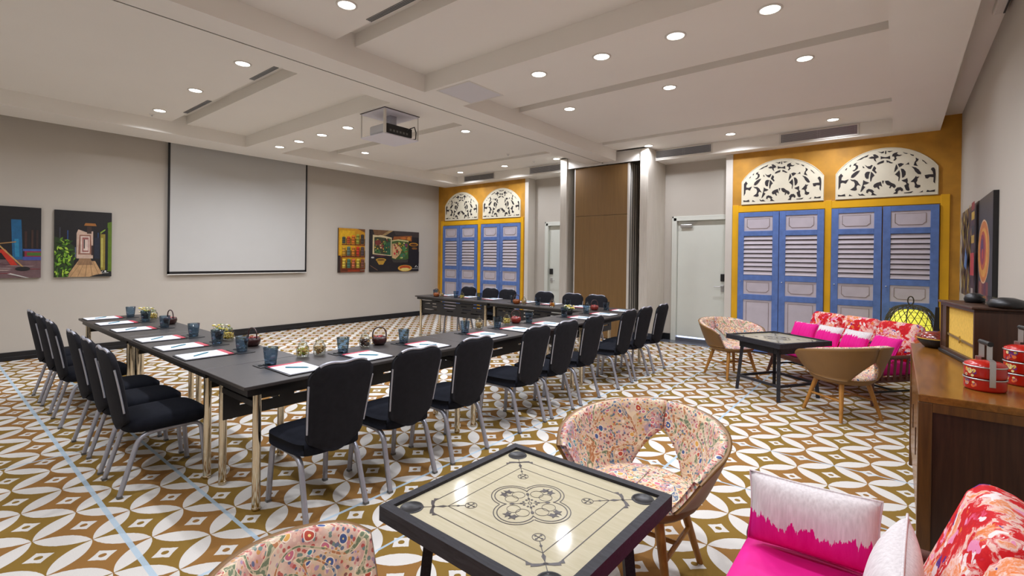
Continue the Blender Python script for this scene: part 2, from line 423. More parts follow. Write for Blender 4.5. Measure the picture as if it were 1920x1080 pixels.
# ceiling
c = MB()
SLOTS = [(0.03,0.20),(2.41,2.61),(4.97,5.15),(7.33,7.50)]
def tray(x0, x1):
    ys = [(-0.88,0.03),(0.20,2.41),(2.61,3.47),(4.06,4.97),(5.15,7.33),(7.50,8.41)]
    for a, b in ys: c.box(x0, x1, a, b, ZT, ZTOP)
    for a, b in SLOTS: c.box(x0, x1, a, b, ZTOP-0.02, ZTOP)
    c.box(x0, x1, 3.47, 4.06, Z1, ZTOP)
tray(-8.52, -4.64); tray(-4.04, -0.08)
c.box(-9.20, -8.52, YN, YF+0.02, Z1, ZTOP)          # perimeter soffits
c.box(-0.08, 0.416, YN, YF+0.02, Z1, ZTOP)
c.box(XL, -9.20, YN, YF+0.02, ZT, ZTOP); c.box(0.416, XR, YN, YF+0.02, ZT, ZTOP)
c.box(-4.64, -4.365, YN, 8.02, Z1, ZTOP); c.box(-4.345, -4.04, YN, 8.02, Z1, ZTOP); c.box(-4.365, -4.345, YN, 8.02, Z1+0.03, ZTOP)   # beam with the track groove
c.box(-5.13, -3.60, 8.10, 8.118, 3.262, ZT); c.box(-5.28, -3.45, 8.02, YB, ZT, ZTOP)             # over the partition pocket
c.box(-8.52, -4.64, YN, -0.88, Z1, ZTOP); c.box(-4.04, -0.08, YN, -0.88, Z1, ZTOP)
c.box(-8.52, -5.28, 8.41, YF+0.02, Z1, ZTOP); c.box(-3.45, -0.08, 8.41, YF+0.02, Z1, ZTOP)
c.box(-6.58, -5.28, YF+0.02, YB, Z1, ZTOP); c.box(-3.45, -2.19, YF+0.02, YB, Z1, ZTOP)
ceil = struct(c.build('ceiling', M['ceil']))
MB().box(-4.364, -4.346, YN, 8.30, Z1+0.004, Z1+0.028).build('track_rail', M['black'], ceil)
# baseboards
def base(name, *bx):
    m = MB()
    for b in bx: m.box(*b)
    struct(m.build(name, M['base'], bevel=0.003))
base('baseboard_left', (XL, XL+0.018, YN, YF, 0, 0.118), (XL, XL+0.026, YN, YF, 0, 0.055))
base('baseboard_right', (XR-0.018, XR, YN, YF, 0, 0.118), (XR-0.026, XR, YN, YF, 0, 0.055))
base('baseboard_near', (XL, XR, YN, YN+0.018, 0, 0.118))
base('baseboard_far', (-6.48,-6.20,YB-0.018,YB,0,0.118), (-3.45,-3.32,YB-0.018,YB,0,0.118), (-3.45,-3.435,8.09,YB,0,0.118), (-6.48,-6.465,8.66,YB,0,0.118))
# doors in the recesses
def door(nm, x0, x1, lab):
    t = thing(nm, None, None, ((x0+x1)/2, YB, 0)); t['kind'] = 'structure'; t['label'] = lab
    cx = (x0+x1)/2; a, b = x0-cx, x1-cx
    fr = MB().box(a, a+0.055, -0.02, 0.10, 0, 2.27).box(b-0.055, b, -0.02, 0.10, 0, 2.27).box(a, b, -0.02, 0.10, 2.215, 2.27).box(a-0.03, a, -0.02, -0.001, 0, 2.30).box(b, b+0.03, -0.02, -0.001, 0, 2.30).box(a-0.03, b+0.03, -0.02, -0.001, 2.27, 2.30)
    fr.build('door_frame', M['door'], t, bevel=0.003)
    MB().box(a+0.058, b-0.058, 0.045, 0.09, 0.085, 2.212).build('door_leaf', M['door'], t, bevel=0.003)
    MB().box(a+0.055, b-0.055, 0.0, 0.12, 0.0, 0.062).build('threshold', M['vinyl'], t)
    MB().box(a+0.055, b-0.055, 0.075, 0.11, 0.062, 0.085).build('daylight_glow', M['gap'], t)  # glowing strip added in place of light coming from beyond the door
    return t, a, b
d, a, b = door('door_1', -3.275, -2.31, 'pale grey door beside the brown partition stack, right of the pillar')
cl = MB().box(a+0.12, a+0.33, 0.0, 0.045, 2.09, 2.15).build('door_closer', M['steel'], d, bevel=0.008)
MB().bar((a+0.2,0.01,2.16), (a+0.42,0.02,2.19), 0.02, 0.008).build('closer_arm', M['steel'], cl)
MB().box(b-0.135, b-0.065, 0.02, 0.045, 1.125, 1.255).build('card_reader', M['black'], d, bevel=0.008)
hd = MB().box(b-0.13, b-0.075, 0.03, 0.045, 0.94, 1.06).build('handle_plate', M['steel'], d, bevel=0.006)
MB().tube([(b-0.10,0.03,1.03),(b-0.10,-0.02,1.03),(b-0.12,-0.03,1.03),(b-0.23,-0.03,1.03)], 0.009).build('lever', M['steel'], hd)
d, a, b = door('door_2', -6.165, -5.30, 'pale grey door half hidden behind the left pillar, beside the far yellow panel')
MB().box(a+0.08, a+0.165, 0.02, 0.045, 1.135, 1.26).build('card_reader', M['black'], d, bevel=0.008)
hd = MB().box(a+0.10, a+0.15, 0.03, 0.045, 0.95, 1.06).build('handle_plate', M['steel'], d, bevel=0.006)
MB().tube([(a+0.125,0.03,1.0),(a+0.125,-0.02,1.0),(a+0.145,-0.03,1.0),(a+0.25,-0.03,1.0)], 0.009).build('lever', M['steel'], hd)

# ================================================================== SHUTTERS
def shutter_leaf():
    t = thing('shutter_leaf', 'x', 'shutter')
    W, S = 0.598, 0.088; y0, y1 = 0.0, 0.034
    fr = MB().box(0, S, y0, y1, 0.02, 2.288).box(W-S, W, y0, y1, 0.02, 2.288)
    for a, b in ((2.216,2.288),(1.902,1.983),(1.178,1.262),(0.858,0.948),(0.02,0.15)): fr.box(S, W-S, y0, y1, a, b)
    fr.build('shutter_frame', M['blue'], t, bevel=0.003)
    MB().box(S, W-S, 0.028, 0.032, 0.15, 2.216).build('back_board', M['dark'], t)
    for a, b in ((1.983,2.216),(0.948,1.178),(0.15,0.858)):
        p = MB().box(S, W-S, 0.010, 0.027, a, b)
        o = p.build('panel', M['lilac'], t)
        x0, x1 = S+0.045, W-S-0.045; zb, zt = a+0.04, b-0.035; k = 0.03
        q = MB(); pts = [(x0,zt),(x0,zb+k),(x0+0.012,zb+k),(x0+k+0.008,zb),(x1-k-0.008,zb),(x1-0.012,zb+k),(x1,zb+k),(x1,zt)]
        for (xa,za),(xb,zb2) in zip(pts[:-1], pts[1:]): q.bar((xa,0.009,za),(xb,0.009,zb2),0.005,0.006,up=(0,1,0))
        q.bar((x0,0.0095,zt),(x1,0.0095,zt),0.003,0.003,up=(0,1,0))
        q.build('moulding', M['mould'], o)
    h = (1.902-1.262)/9
    for i in range(9):
        zc = 1.262+h*(i+0.5); 
        MB().bar((S,0.014,zc),(W-S,0.014,zc),0.008,0.058,up=(0,0.28,0.96)).build('louvre', M['lilac'], t)
    kb = MB().lathe([(0.0,-0.02),(0.008,-0.018),(0.009,-0.01),(0.004,-0.006),(0.004,0)], 10)
    kb.pos(Matrix.Translation((0.045,-0.002,1.16)) @ Matrix.Rotation(-PI/2, 4, 'X')).build('knob', M['steel'], t)
    return t
proto = shutter_leaf(); first = True
leafs = [(-9.226,'far left'),(-8.616,''),(-7.893,''),(-7.287,''),(-2.086,''),(-1.480,''),(-0.789,''),(-0.179,'')]
ORD = ['first','second','third','fourth','fifth','sixth','seventh','eighth','ninth']
for i, (x, _) in enumerate(leafs):
    sec = 'in the distant yellow panel' if i < 4 else 'behind the floral sofa'
    lab = 'blue louvred shutter leaf with lilac panels, %s from left, %s' % (ORD[i % 4], sec)
    if i == 0:
        proto.location = (x, YF-0.04, 0); proto['label'] = lab; proto['group'] = 'blue shutter leaves'
    else: dup(proto, (x, YF-0.04, 0), 0, lab, 'blue shutter leaves')
# fretwork arches
FRET=[[(-0.084,0.660),(-0.041,0.645),(-0.010,0.656),(-0.013,0.630),(-0.037,0.629)],[(0.006,0.659),(0.015,0.658),(0.016,0.620),(0.006,0.612),(0.000,0.630)],[(0.029,0.651),(0.091,0.648),(0.052,0.633),(0.033,0.641)],[(-0.187,0.579),(-0.151,0.597),(-0.123,0.594),(-0.137,0.622),(-0.112,0.626),(-0.080,0.602),(-0.067,0.577),(-0.091,0.567),(-0.107,0.559),(-0.094,0.511),(-0.118,0.536),(-0.127,0.564),(-0.159,0.565)],[(-0.321,0.559),(-0.264,0.593),(-0.223,0.610),(-0.183,0.628),(-0.199,0.597),(-0.235,0.591),(-0.272,0.569)],[(-0.048,0.589),(-0.020,0.576),(0.007,0.568),(0.034,0.572),(0.057,0.584),(0.060,0.535),(0.030,0.546),(0.003,0.553),(-0.024,0.552),(-0.046,0.545)],[(0.080,0.571),(0.087,0.604),(0.110,0.616),(0.144,0.624),(0.133,0.602),(0.156,0.583),(0.194,0.581),(0.167,0.565),(0.130,0.567),(0.122,0.554),(0.134,0.534),(0.111,0.507),(0.094,0.513),(0.111,0.538),(0.103,0.566)],[(0.197,0.620),(0.219,0.604),(0.257,0.590),(0.235,0.586),(0.212,0.599)],[(0.272,0.584),(0.318,0.562),(0.313,0.547),(0.290,0.560)],[(0.335,0.526),(0.353,0.510),(0.368,0.498),(0.357,0.476),(0.339,0.459),(0.347,0.430),(0.363,0.404),(0.336,0.412),(0.316,0.421),(0.325,0.461),(0.339,0.488)],[(0.401,0.490),(0.426,0.468),(0.459,0.424),(0.441,0.431),(0.430,0.449),(0.408,0.470)],[(-0.090,0.478),(-0.074,0.501),(-0.039,0.517),(-0.007,0.525),(-0.012,0.494),(-0.031,0.488),(-0.054,0.481),(-0.074,0.473)],[(0.017,0.525),(0.046,0.512),(0.069,0.494),(0.093,0.480),(0.074,0.472),(0.050,0.482),(0.040,0.493),(0.023,0.490)],[(-0.399,0.507),(-0.390,0.504),(-0.398,0.474),(-0.413,0.483)],[(-0.465,0.432),(-0.444,0.461),(-0.436,0.458),(-0.448,0.433)],[(-0.357,0.513),(-0.316,0.530),(-0.337,0.508),(-0.307,0.482),(-0.307,0.446),(-0.327,0.423),(-0.352,0.406),(-0.375,0.413),(-0.344,0.432),(-0.332,0.459),(-0.340,0.488),(-0.363,0.488)],[(-0.254,0.476),(-0.229,0.443),(-0.250,0.442)],[(-0.230,0.488),(-0.197,0.460),(-0.169,0.462),(-0.149,0.477),(-0.135,0.468),(-0.157,0.419),(-0.181,0.423),(-0.205,0.446)],[(-0.117,0.458),(-0.095,0.424),(-0.109,0.396),(-0.088,0.364),(-0.100,0.347),(-0.124,0.377),(-0.144,0.394),(-0.134,0.428)],[(-0.392,0.315),(-0.383,0.353),(-0.352,0.385),(-0.319,0.405),(-0.282,0.412),(-0.302,0.375),(-0.334,0.333),(-0.363,0.310)],[(-0.196,0.385),(-0.164,0.379),(-0.178,0.333),(-0.183,0.281),(-0.205,0.280),(-0.224,0.307),(-0.228,0.348),(-0.216,0.375)],[(-0.156,0.381),(-0.134,0.358),(-0.112,0.322),(-0.139,0.294),(-0.154,0.236),(-0.162,0.242),(-0.165,0.292),(-0.160,0.341)],[(-0.541,0.146),(-0.541,0.347),(-0.511,0.388),(-0.485,0.352),(-0.504,0.323),(-0.506,0.288),(-0.467,0.279),(-0.417,0.295),(-0.450,0.231),(-0.488,0.250),(-0.514,0.242),(-0.517,0.191)],[(-0.400,0.293),(-0.375,0.283),(-0.342,0.283),(-0.309,0.255),(-0.292,0.218),(-0.271,0.186),(-0.308,0.204),(-0.324,0.175),(-0.315,0.134),(-0.340,0.120),(-0.377,0.129),(-0.398,0.140),(-0.365,0.163),(-0.349,0.177),(-0.341,0.217),(-0.354,0.254),(-0.383,0.269)],[(-0.243,0.269),(-0.219,0.247),(-0.174,0.225),(-0.202,0.205),(-0.234,0.200),(-0.242,0.184),(-0.218,0.166),(-0.242,0.128),(-0.270,0.095),(-0.274,0.106),(-0.262,0.160),(-0.251,0.199)],[(-0.128,0.169),(-0.114,0.198),(-0.083,0.215),(-0.040,0.226),(-0.025,0.151),(-0.051,0.173),(-0.062,0.164),(-0.052,0.118),(-0.070,0.125),(-0.082,0.150),(-0.113,0.143)],[(-0.028,0.240),(-0.005,0.236),(-0.016,0.194),(-0.021,0.200)],[(0.007,0.235),(0.042,0.235),(0.077,0.201),(0.115,0.178),(0.129,0.148),(0.109,0.122),(0.081,0.152),(0.063,0.119),(0.055,0.139),(0.066,0.158),(0.027,0.176),(0.011,0.202)],[(-0.209,0.081),(-0.203,0.120),(-0.177,0.135),(-0.137,0.120),(-0.113,0.090),(-0.127,0.084),(-0.112,0.059),(-0.082,0.037),(-0.148,0.041),(-0.140,0.071),(-0.165,0.097),(-0.185,0.094),(-0.184,0.074)],[(-0.550,0.075),(-0.533,0.074),(-0.507,0.067),(-0.461,0.081),(-0.452,0.047),(-0.545,0.051)],[(-0.414,0.048),(-0.406,0.072),(-0.366,0.046)],[(-0.306,0.078),(-0.273,0.060),(-0.253,0.071),(-0.216,0.041),(-0.290,0.046)],[(0.098,0.043),(0.128,0.070),(0.116,0.095),(0.143,0.129),(0.180,0.132),(0.203,0.108),(0.207,0.084),(0.192,0.070),(0.173,0.091),(0.151,0.078),(0.144,0.040)],[(0.106,0.344),(0.113,0.402),(0.127,0.457),(0.139,0.433),(0.147,0.398),(0.125,0.367)],[(0.142,0.457),(0.161,0.463),(0.180,0.467),(0.214,0.449),(0.184,0.423),(0.162,0.411)],[(0.222,0.436),(0.247,0.453),(0.262,0.468),(0.270,0.435),(0.247,0.441)],[(0.114,0.314),(0.147,0.350),(0.162,0.368),(0.170,0.328),(0.170,0.270),(0.160,0.213),(0.153,0.219),(0.156,0.272),(0.133,0.298)],[(0.177,0.390),(0.207,0.382),(0.230,0.346),(0.231,0.303),(0.216,0.271),(0.194,0.258),(0.189,0.326)],[(0.292,0.407),(0.340,0.387),(0.370,0.356),(0.396,0.306),(0.389,0.288),(0.363,0.295),(0.334,0.331),(0.318,0.371)],[(0.495,0.347),(0.506,0.368),(0.527,0.368),(0.541,0.338),(0.545,0.272),(0.540,0.151),(0.522,0.176),(0.525,0.237),(0.486,0.245),(0.465,0.224),(0.443,0.230),(0.432,0.274),(0.478,0.279),(0.521,0.279),(0.513,0.317)],[(0.187,0.225),(0.224,0.236),(0.250,0.251),(0.255,0.214),(0.251,0.186),(0.269,0.170),(0.266,0.137),(0.278,0.088),(0.263,0.072),(0.237,0.086),(0.218,0.150),(0.243,0.167),(0.232,0.195),(0.209,0.204)],[(0.284,0.193),(0.313,0.228),(0.327,0.246),(0.342,0.273),(0.349,0.258),(0.378,0.260),(0.357,0.234),(0.357,0.205),(0.343,0.178),(0.358,0.150),(0.390,0.141),(0.387,0.117),(0.358,0.102),(0.329,0.117),(0.332,0.160),(0.321,0.189)],[(0.215,0.044),(0.219,0.052),(0.271,0.055),(0.315,0.066),(0.297,0.043),(0.264,0.041)],[(0.381,0.044),(0.406,0.057),(0.416,0.067),(0.413,0.044)],[(0.451,0.044),(0.463,0.071),(0.488,0.057),(0.541,0.069),(0.538,0.041)],]
def arch_outline(w, h0, h1, n=20):
    r = ((w/2)**2+(h1-h0)**2)/(2*(h1-h0)); cz = h1-r; a0 = math.asin((w/2)/r)
    pts = [(-w/2,0.0),(w/2,0.0)]
    for k in range(n+1):
        a = a0-2*a0*k/n; pts.append((r*math.sin(a), cz+r*math.cos(a)))
    return pts
def fret():
    t = thing('fretwork_arch', 'x', 'wall panel')
    ol = arch_outline(1.155, 0.385, 0.70)
    MB().prism(ol, lambda a,b:(a,-0.018,b), lambda a,b:(a,0.0,b)).build('arch_board', M['cream'], t, bevel=0.002)
    rim = arch_outline(1.155, 0.385, 0.70, 24)
    q = MB().tube([(a*0.985,-0.019,0.008+b*0.985) for a,b in rim], 0.006, 6, closed=True); q.build('rim', M['cream'], t)
    m = MB()
    for p in FRET:
        m.prism([(a,b) for a,b in p], lambda a,b:(a,-0.0205,b), lambda a,b:(a,-0.0175,b))
    o = m.build('cutout_pattern', M['fret'], t)
    return t
pr = fret()
for i, (x, lab) in enumerate(((-8.592,'cream fretwork arch left, above the distant shutters next to the projection wall'),(-7.280,'cream fretwork arch above the distant shutters, next to the door recess'),(-1.472,'cream fretwork arch above the shutters nearer the grey door, with dark scrollwork'),(-0.170,'largest looking cream fretwork arch, above the shutters by the right wall'))):
    if i == 0: pr.location = (x, YF-0.003, 2.42); pr['label'] = lab; pr['group'] = 'fretwork arches'
    else: dup(pr, (x, YF-0.003, 2.42), 0, lab, 'fretwork arches')

# ================================================================== CEILING FITTINGS
def downlight():
    t = thing('downlight', 'x', 'downlight')
    MB().lathe([(0.082,0.0),(0.082,-0.006),(0.066,-0.008),(0.064,-0.002)], 24).build('trim_ring', M['white'], t)
    MB().disc((0,0,-0.004), 0.066, 24, up=False).build('lens', M['lens'], t)
    ld = bpy.data.lights.new('downlight_lamp', 'AREA'); ld.shape = 'DISK'; ld.size = 0.13; ld.energy = LAMP_W; ld.color = LAMP_COL; ld.spread = R(150)
    lo = bpy.data.objects.new('downlight_lamp', ld); COL.objects.link(lo); lo.location = (0,0,-0.012); lo.parent = t
    return t
pr = downlight(); used = False
rows = []
for yy, zz, nm in ((-0.46,ZT,'behind the carrom tables'),(2.125,ZT,'nearest the camera'),(5.415,ZT,'in the middle of the ceiling'),(7.985,ZT,'along the shutter wall')):
    rows.append((yy, zz, (-8.0,-5.32) if yy == 5.415 else (-8.0,-6.655,-5.32), 'projection half, row '+nm)); rows.append((yy, zz, (-3.41,-2.07,-0.735), 'lounge half, row '+nm))
rows.append((3.79, Z1, (-8.02,-7.38,-6.70,-6.02), 'projection half, row of four on the beam'))
rows.append((3.795, Z1, (-2.745,-2.065,-1.407,-0.732), 'lounge half, row of four on the beam'))
for yy, zz, xs, nm in rows:
    for i, x in enumerate(xs):
        lab = 'round downlight, %s from left, %s' % (ORD[i], nm)
        if not used: pr.location = (x,yy,zz); pr['label'] = lab; pr['group'] = 'ceiling downlights'; o = pr; used = True
        else: o = dup(pr, (x,yy,zz), 0, lab, 'ceiling downlights')
def grille(x0, x1, lab):
    t = thing('air_grille', lab, 'air vent', ((x0+x1)/2, 8.41, 3.388), 0, 'supply air grilles')
    w = (x1-x0)/2; h = 0.068
    MB().box(-w, w, -0.004, 0, -h, h).build('backing', M['pgrey'], t)
    MB().box(-w-0.018,w+0.018,-0.014,0,h-0.004,h+0.014).box(-w-0.018,w+0.018,-0.014,0,-h-0.014,-h+0.004).box(-w-0.018,-w+0.004,-0.014,0,-h,h).box(w-0.004,w+0.018,-0.014,0,-h,h).build('grille_frame', M['white'], t)
    for i in range(9):
        z = -h+0.012+i*(2*h-0.02)/8
        MB().bar((-w,-0.009,z),(w,-0.009,z),0.003,0.010,up=(0,-0.6,0.8)).build('slat', M['alug'], t)
    for x in (-w+0.03, 0.0, 0.03, w-0.03): MB().box(x-0.003,x+0.003,-0.008,-0.003,-h,h).build('mullion', M['alug'], t)
grille(-3.44,-2.48,'long white air grille in the bulkhead above the grey door')
grille(-1.447,-0.477,'long white air grille in the bulkhead above the large fretwork arches')
grille(-8.275,-7.317,'distant air grille in the bulkhead above the far yellow shutters')
grille(-6.283,-5.31,'distant air grille in the bulkhead beside the left pillar')
def diffuser(x0, x1, lab):
    t = thing('slot_diffuser', lab, 'air vent', ((x0+x1)/2, 2.382, ZT), 0, 'linear slot diffusers')
    w = (x1-x0)/2
    MB().box(-w,w,-0.026,0.026,-0.003,0.0).build('slot_backing', M['pgrey'], t)
    for i in range(4):
        y = -0.022+i*0.0147
        MB().box(-w,w,y-0.002,y+0.002,-0.007,-0.003).build('blade', M['alug'], t)
diffuser(-7.84,-6.95,'linear slot diffuser in the ceiling groove nearer the projection wall')
diffuser(-5.72,-5.13,'linear slot diffuser in the ceiling groove nearer the track beam')
diffuser(-3.49,-2.60,'linear slot diffuser at top of photo, in the lounge ceiling groove')
t = thing('ceiling_hatch', 'square white access hatch in the ceiling beam beside the track', 'access hatch', (-3.655,3.785,Z1))
MB().box(-0.246,0.246,-0.272,-0.255,-0.004,0).box(-0.246,0.246,0.255,0.272,-0.004,0).box(-0.246,-0.229,-0.255,0.255,-0.004,0).box(0.229,0.246,-0.255,0.255,-0.004,0).build('hatch_frame', M['white'], t)
MB().box(-0.226,0.226,-0.252,0.252,-0.0035,0).build('hatch_door', plain('hatch_white',(216,214,216),0.01,3.0,rough=0.5), t)
MB().box(-0.233,0.233,-0.259,0.259,-0.001,0).build('hatch_gap', M['dark'], t)
for x, y, lab in ((-8.306,2.114,'tiny sprinkler head beside the leftmost ceiling downlight'),(-5.836,7.10,'small round detector on the far ceiling before the last groove'),(-5.83,7.93,'small round detector on the far ceiling near the left pillar')):
    t = thing('sprinkler', lab, 'sprinkler', (x,y,ZT))
    MB().lathe([(0.035,0),(0.033,-0.008),(0.012,-0.012)], 16).build('escutcheon', M['white'], t)
    MB().lathe([(0.012,-0.010),(0.010,-0.03),(0.0,-0.032)], 10).build('sprinkler_tip', M['steel'], t)
t = thing('ceiling_speaker', 'white box unit with black edge high up by the right wall', 'wall unit', (0.55,5.35,3.47))
MB().box(-0.01,0.07,-0.42,-0.12,-0.05,0.0).build('unit_body', M['white'], t, bevel=0.012)
MB().box(0.05,0.062,-0.42,-0.14,-0.056,-0.05).build('unit_grille', M['black'], t)
# projector in its lift cage
t = thing('projector_cage', 'white ceiling lift cage hanging from the beam around the projector', 'lift cage', (-5.06,3.785,0))
MB().box(-0.255,0.255,-0.27,0.27,Z1-0.006,Z1).build('ceiling_gap', M['dark'], t)
MB().box(-0.245,0.245,-0.262,0.262,Z1-0.018,Z1-0.006).build('top_plate', plain('plate_white',(226,224,232),0.01,5.0,rough=0.4), t)
MB().box(-0.245,0.245,-0.262,0.262,2.968,2.982).build('bottom_plate', plain('plate_white',(226,224,232),0.01,5.0,rough=0.4), t, bevel=0.003)
for sx, sy, wd in ((1,-1,0.026),(-1,-1,0.012),(1,1,0.012),(-1,1,0.012)):
    MB().box(sx*0.24-wd/2, sx*0.24+wd/2, sy*0.255-wd/2, sy*0.255+wd/2, 2.98, Z1-0.018).build('post', M['white'], t)
p = thing('projector', 'white projector with dark rear panel inside the ceiling lift cage', 'projector', (-5.05,3.79,2.982))
MB().box(-0.17,0.17,-0.205,0.205,0.02,0.145).build('projector_body', plain('projector_shell',(206,208,212),0.02,5.0,rough=0.2,spec=0.6), p, bevel=0.03, seg=4)
r_ = MB().box(0.16,0.176,-0.20,0.20,0.025,0.14).build('rear_panel', M['black'], p, bevel=0.01)
for i in range(6): MB().box(0.175,0.179,-0.15+i*0.05,-0.12+i*0.05,0.05,0.075).build('socket', M['pgrey'], r_)
MB().lathe([(0.035,0),(0.035,0.03),(0.025,0.03),(0.022,0.01),(0,0.01)],16).pos(Matrix.Translation((-0.165,0.08,0.08)) @ Matrix.Rotation(-PI/2,4,'Y')).build('lens', M['black'], p)
MB().box(-0.05,0.05,-0.05,0.05,0.14,0.29).box(-0.09,0.09,-0.01,0.01,0.15,0.17).build('bracket', M['alu'], p)
for s_ in (0,1):
    MB().tube([(0.17,0.1+0.03*s_,0.08),(0.215,0.14,0.13),(0.22,0.2,0.16),(0.21,0.235,0.10),(0.20,0.24,0.02),(0.17,0.22,0.015)], 0.007, 6).build('cable', M['black'], p)
# stacked partition panels
for k in range(4):
    y = 8.125+k*0.092; ex = 0.012*k
    lab = ('front oak-veneered partition panel of the stack between the pillars','second partition panel in the stack, only its edge shows','third partition panel in the stack, only its edge shows','rearmost partition panel in the stack between the pillars')[k]
    t = thing('partition_panel', lab, 'partition', (-4.40, y, 0), 0, 'stacked partition panels')
    MB().box(-0.555,0.545,0.0,0.082,0.015,2.312).build('lower_board', M['panel'], t, bevel=0.002)
    MB().box(-0.555,0.545,0.0,0.082,2.318,3.245).build('upper_board', M['panel'], t, bevel=0.002)
    MB().box(0.545,0.585,-0.002,0.084,0.012,3.248).box(-0.575,-0.555,-0.002,0.084,0.012,3.248).build('edge_trim', M['post'], t)
    MB().box(0.565,0.588,0.03,0.052,0.012,3.248).build('edge_seal', M['black'], t)
# projection screen
t = thing('projection_screen', 'large white roll-down projection screen with black border', 'screen', (XL, 3.81, 0))
MB().box(0.05,0.053,-1.165,1.165,1.19,3.46).build('screen_fabric', M['screen'], t)
MB().box(0.049,0.0545,-1.195,-1.163,1.15,3.46).box(0.049,0.0545,1.163,1.195,1.15,3.46).box(0.049,0.0545,-1.195,1.195,1.150,1.192).build('black_border', M['black'], t)
MB().box(0.042,0.062,-1.195,1.195,1.135,1.150).build('bottom_bar', M['white'], t, bevel=0.004)
MB().tube([(0.051,-1.22,3.40),(0.051,1.22,3.40)], 0.045, 12).build('roller', M['white'], t)
# ================================================================== MEETING TABLES
TL, TW, TZ = 1.85, 0.63, 0.75
def meeting_table():
    t = thing('meeting_table', 'x', 'table')
    a, b = TL/2, TW/2
    MB().box(-a+0.001,a-0.001,-b,b,TZ-0.022,TZ).build('tabletop', M['ttop'], t, bevel=0.004)
    MB().box(-a+0.03,a-0.03,-b+0.03,-b+0.05,TZ-0.065,TZ-0.022).box(-a+0.03,a-0.03,b-0.05,b-0.03,TZ-0.065,TZ-0.022).box(-a+0.03,-a+0.05,-b+0.05,b-0.05,TZ-0.065,TZ-0.022).box(a-0.05,a-0.03,-b+0.05,b-0.05,TZ-0.065,TZ-0.022).build('apron', M['tblk'], t)
    # pierced modesty panel on the inner side, built of boards so the slits are real gaps
    y0, y1 = -b+0.085, -b+0.10
    p = MB(); zs = [0.665, 0.625, 0.610, 0.570, 0.555, 0.515, 0.500, 0.425]
    slits = {1:[(0.05,0.15),(0.18,0.25),(0.36,0.56),(0.64,0.72),(0.80,0.94)], 3:[(0.18,0.26),(0.36,0.56),(0.66,0.78),(0.86,0.94)], 5:[(0.05,0.26),(0.42,0.52),(0.64,0.72),(0.78,0.94)]}
    L0, L1 = -a+0.09, a-0.09
    for i in range(7):
        if i in slits:
            u = 0.0
            for s0, s1 in slits[i]+[(1.0,1.0)]:
                if s0 > u: p.box(L0+(L1-L0)*u, L0+(L1-L0)*s0, y0, y1, zs[i+1], zs[i])
                u = s1
        else: p.box(L0, L1, y0, y1, zs[i+1], zs[i])
    p.build('modesty_panel', M['tblk'], t)
    for sx in (-1,1):
        for sy in (-1,1):
            MB().tube([(sx*(a-0.10),sy*(b-0.07),0.012),(sx*(a-0.10),sy*(b-0.07),TZ-0.03)], 0.0235, 16).build('leg', M['chrome'], t)
            MB().lathe([(0.0,0.0),(0.021,0.0),(0.0255,0.006),(0.0255,0.02),(0.0235,0.022)],14,(sx*(a-0.10),sy*(b-0.07),0)).build('foot_cap', M['chrome'], t)
        MB().bar((sx*(a-0.10),-b+0.07,0.62),(sx*(a-0.10),b-0.07,0.62),0.028,0.035).build('cross_rail', M['tblk'], t)
        MB().bar((sx*(a-0.10),0,0.62),(sx*(a-0.42),0,TZ-0.03),0.02,0.02).build('folding_stay', M['tblk'], t)
    return t
pt = meeting_table(); used = False
def put_table(x, y, rz, lab):
    global used
    if not used: pt.location = (x,y,0); pt.rotation_euler = (0,0,rz); pt['label'] = lab; pt['group'] = 'black folding meeting tables'; used = True
    else: dup(pt, (x,y,0), rz, lab, 'black folding meeting tables')
RX = -3.165
for k, l in enumerate(('black meeting table at the near corner of the U, by the carrom table','black meeting table in the middle of the long right arm','black meeting table at far end of the right arm by the partition')):
    put_table(RX, 1.165+TL/2+k*TL, -PI/2, l)
for k, l in enumerate(('black meeting table of the left arm adjoining the near corner table','black meeting table at the left end, nearest the projection wall and chairs')):
    put_table(-3.485-TL/2-k*TL, 1.165+TW/2, PI, l)
for k, l in enumerate(('black meeting table of the far arm next to the right arm','black meeting table at the far arm end before the distant blue shutters')):
    put_table(-3.485-TL/2-k*TL, 5.995+TW/2, 0, l)

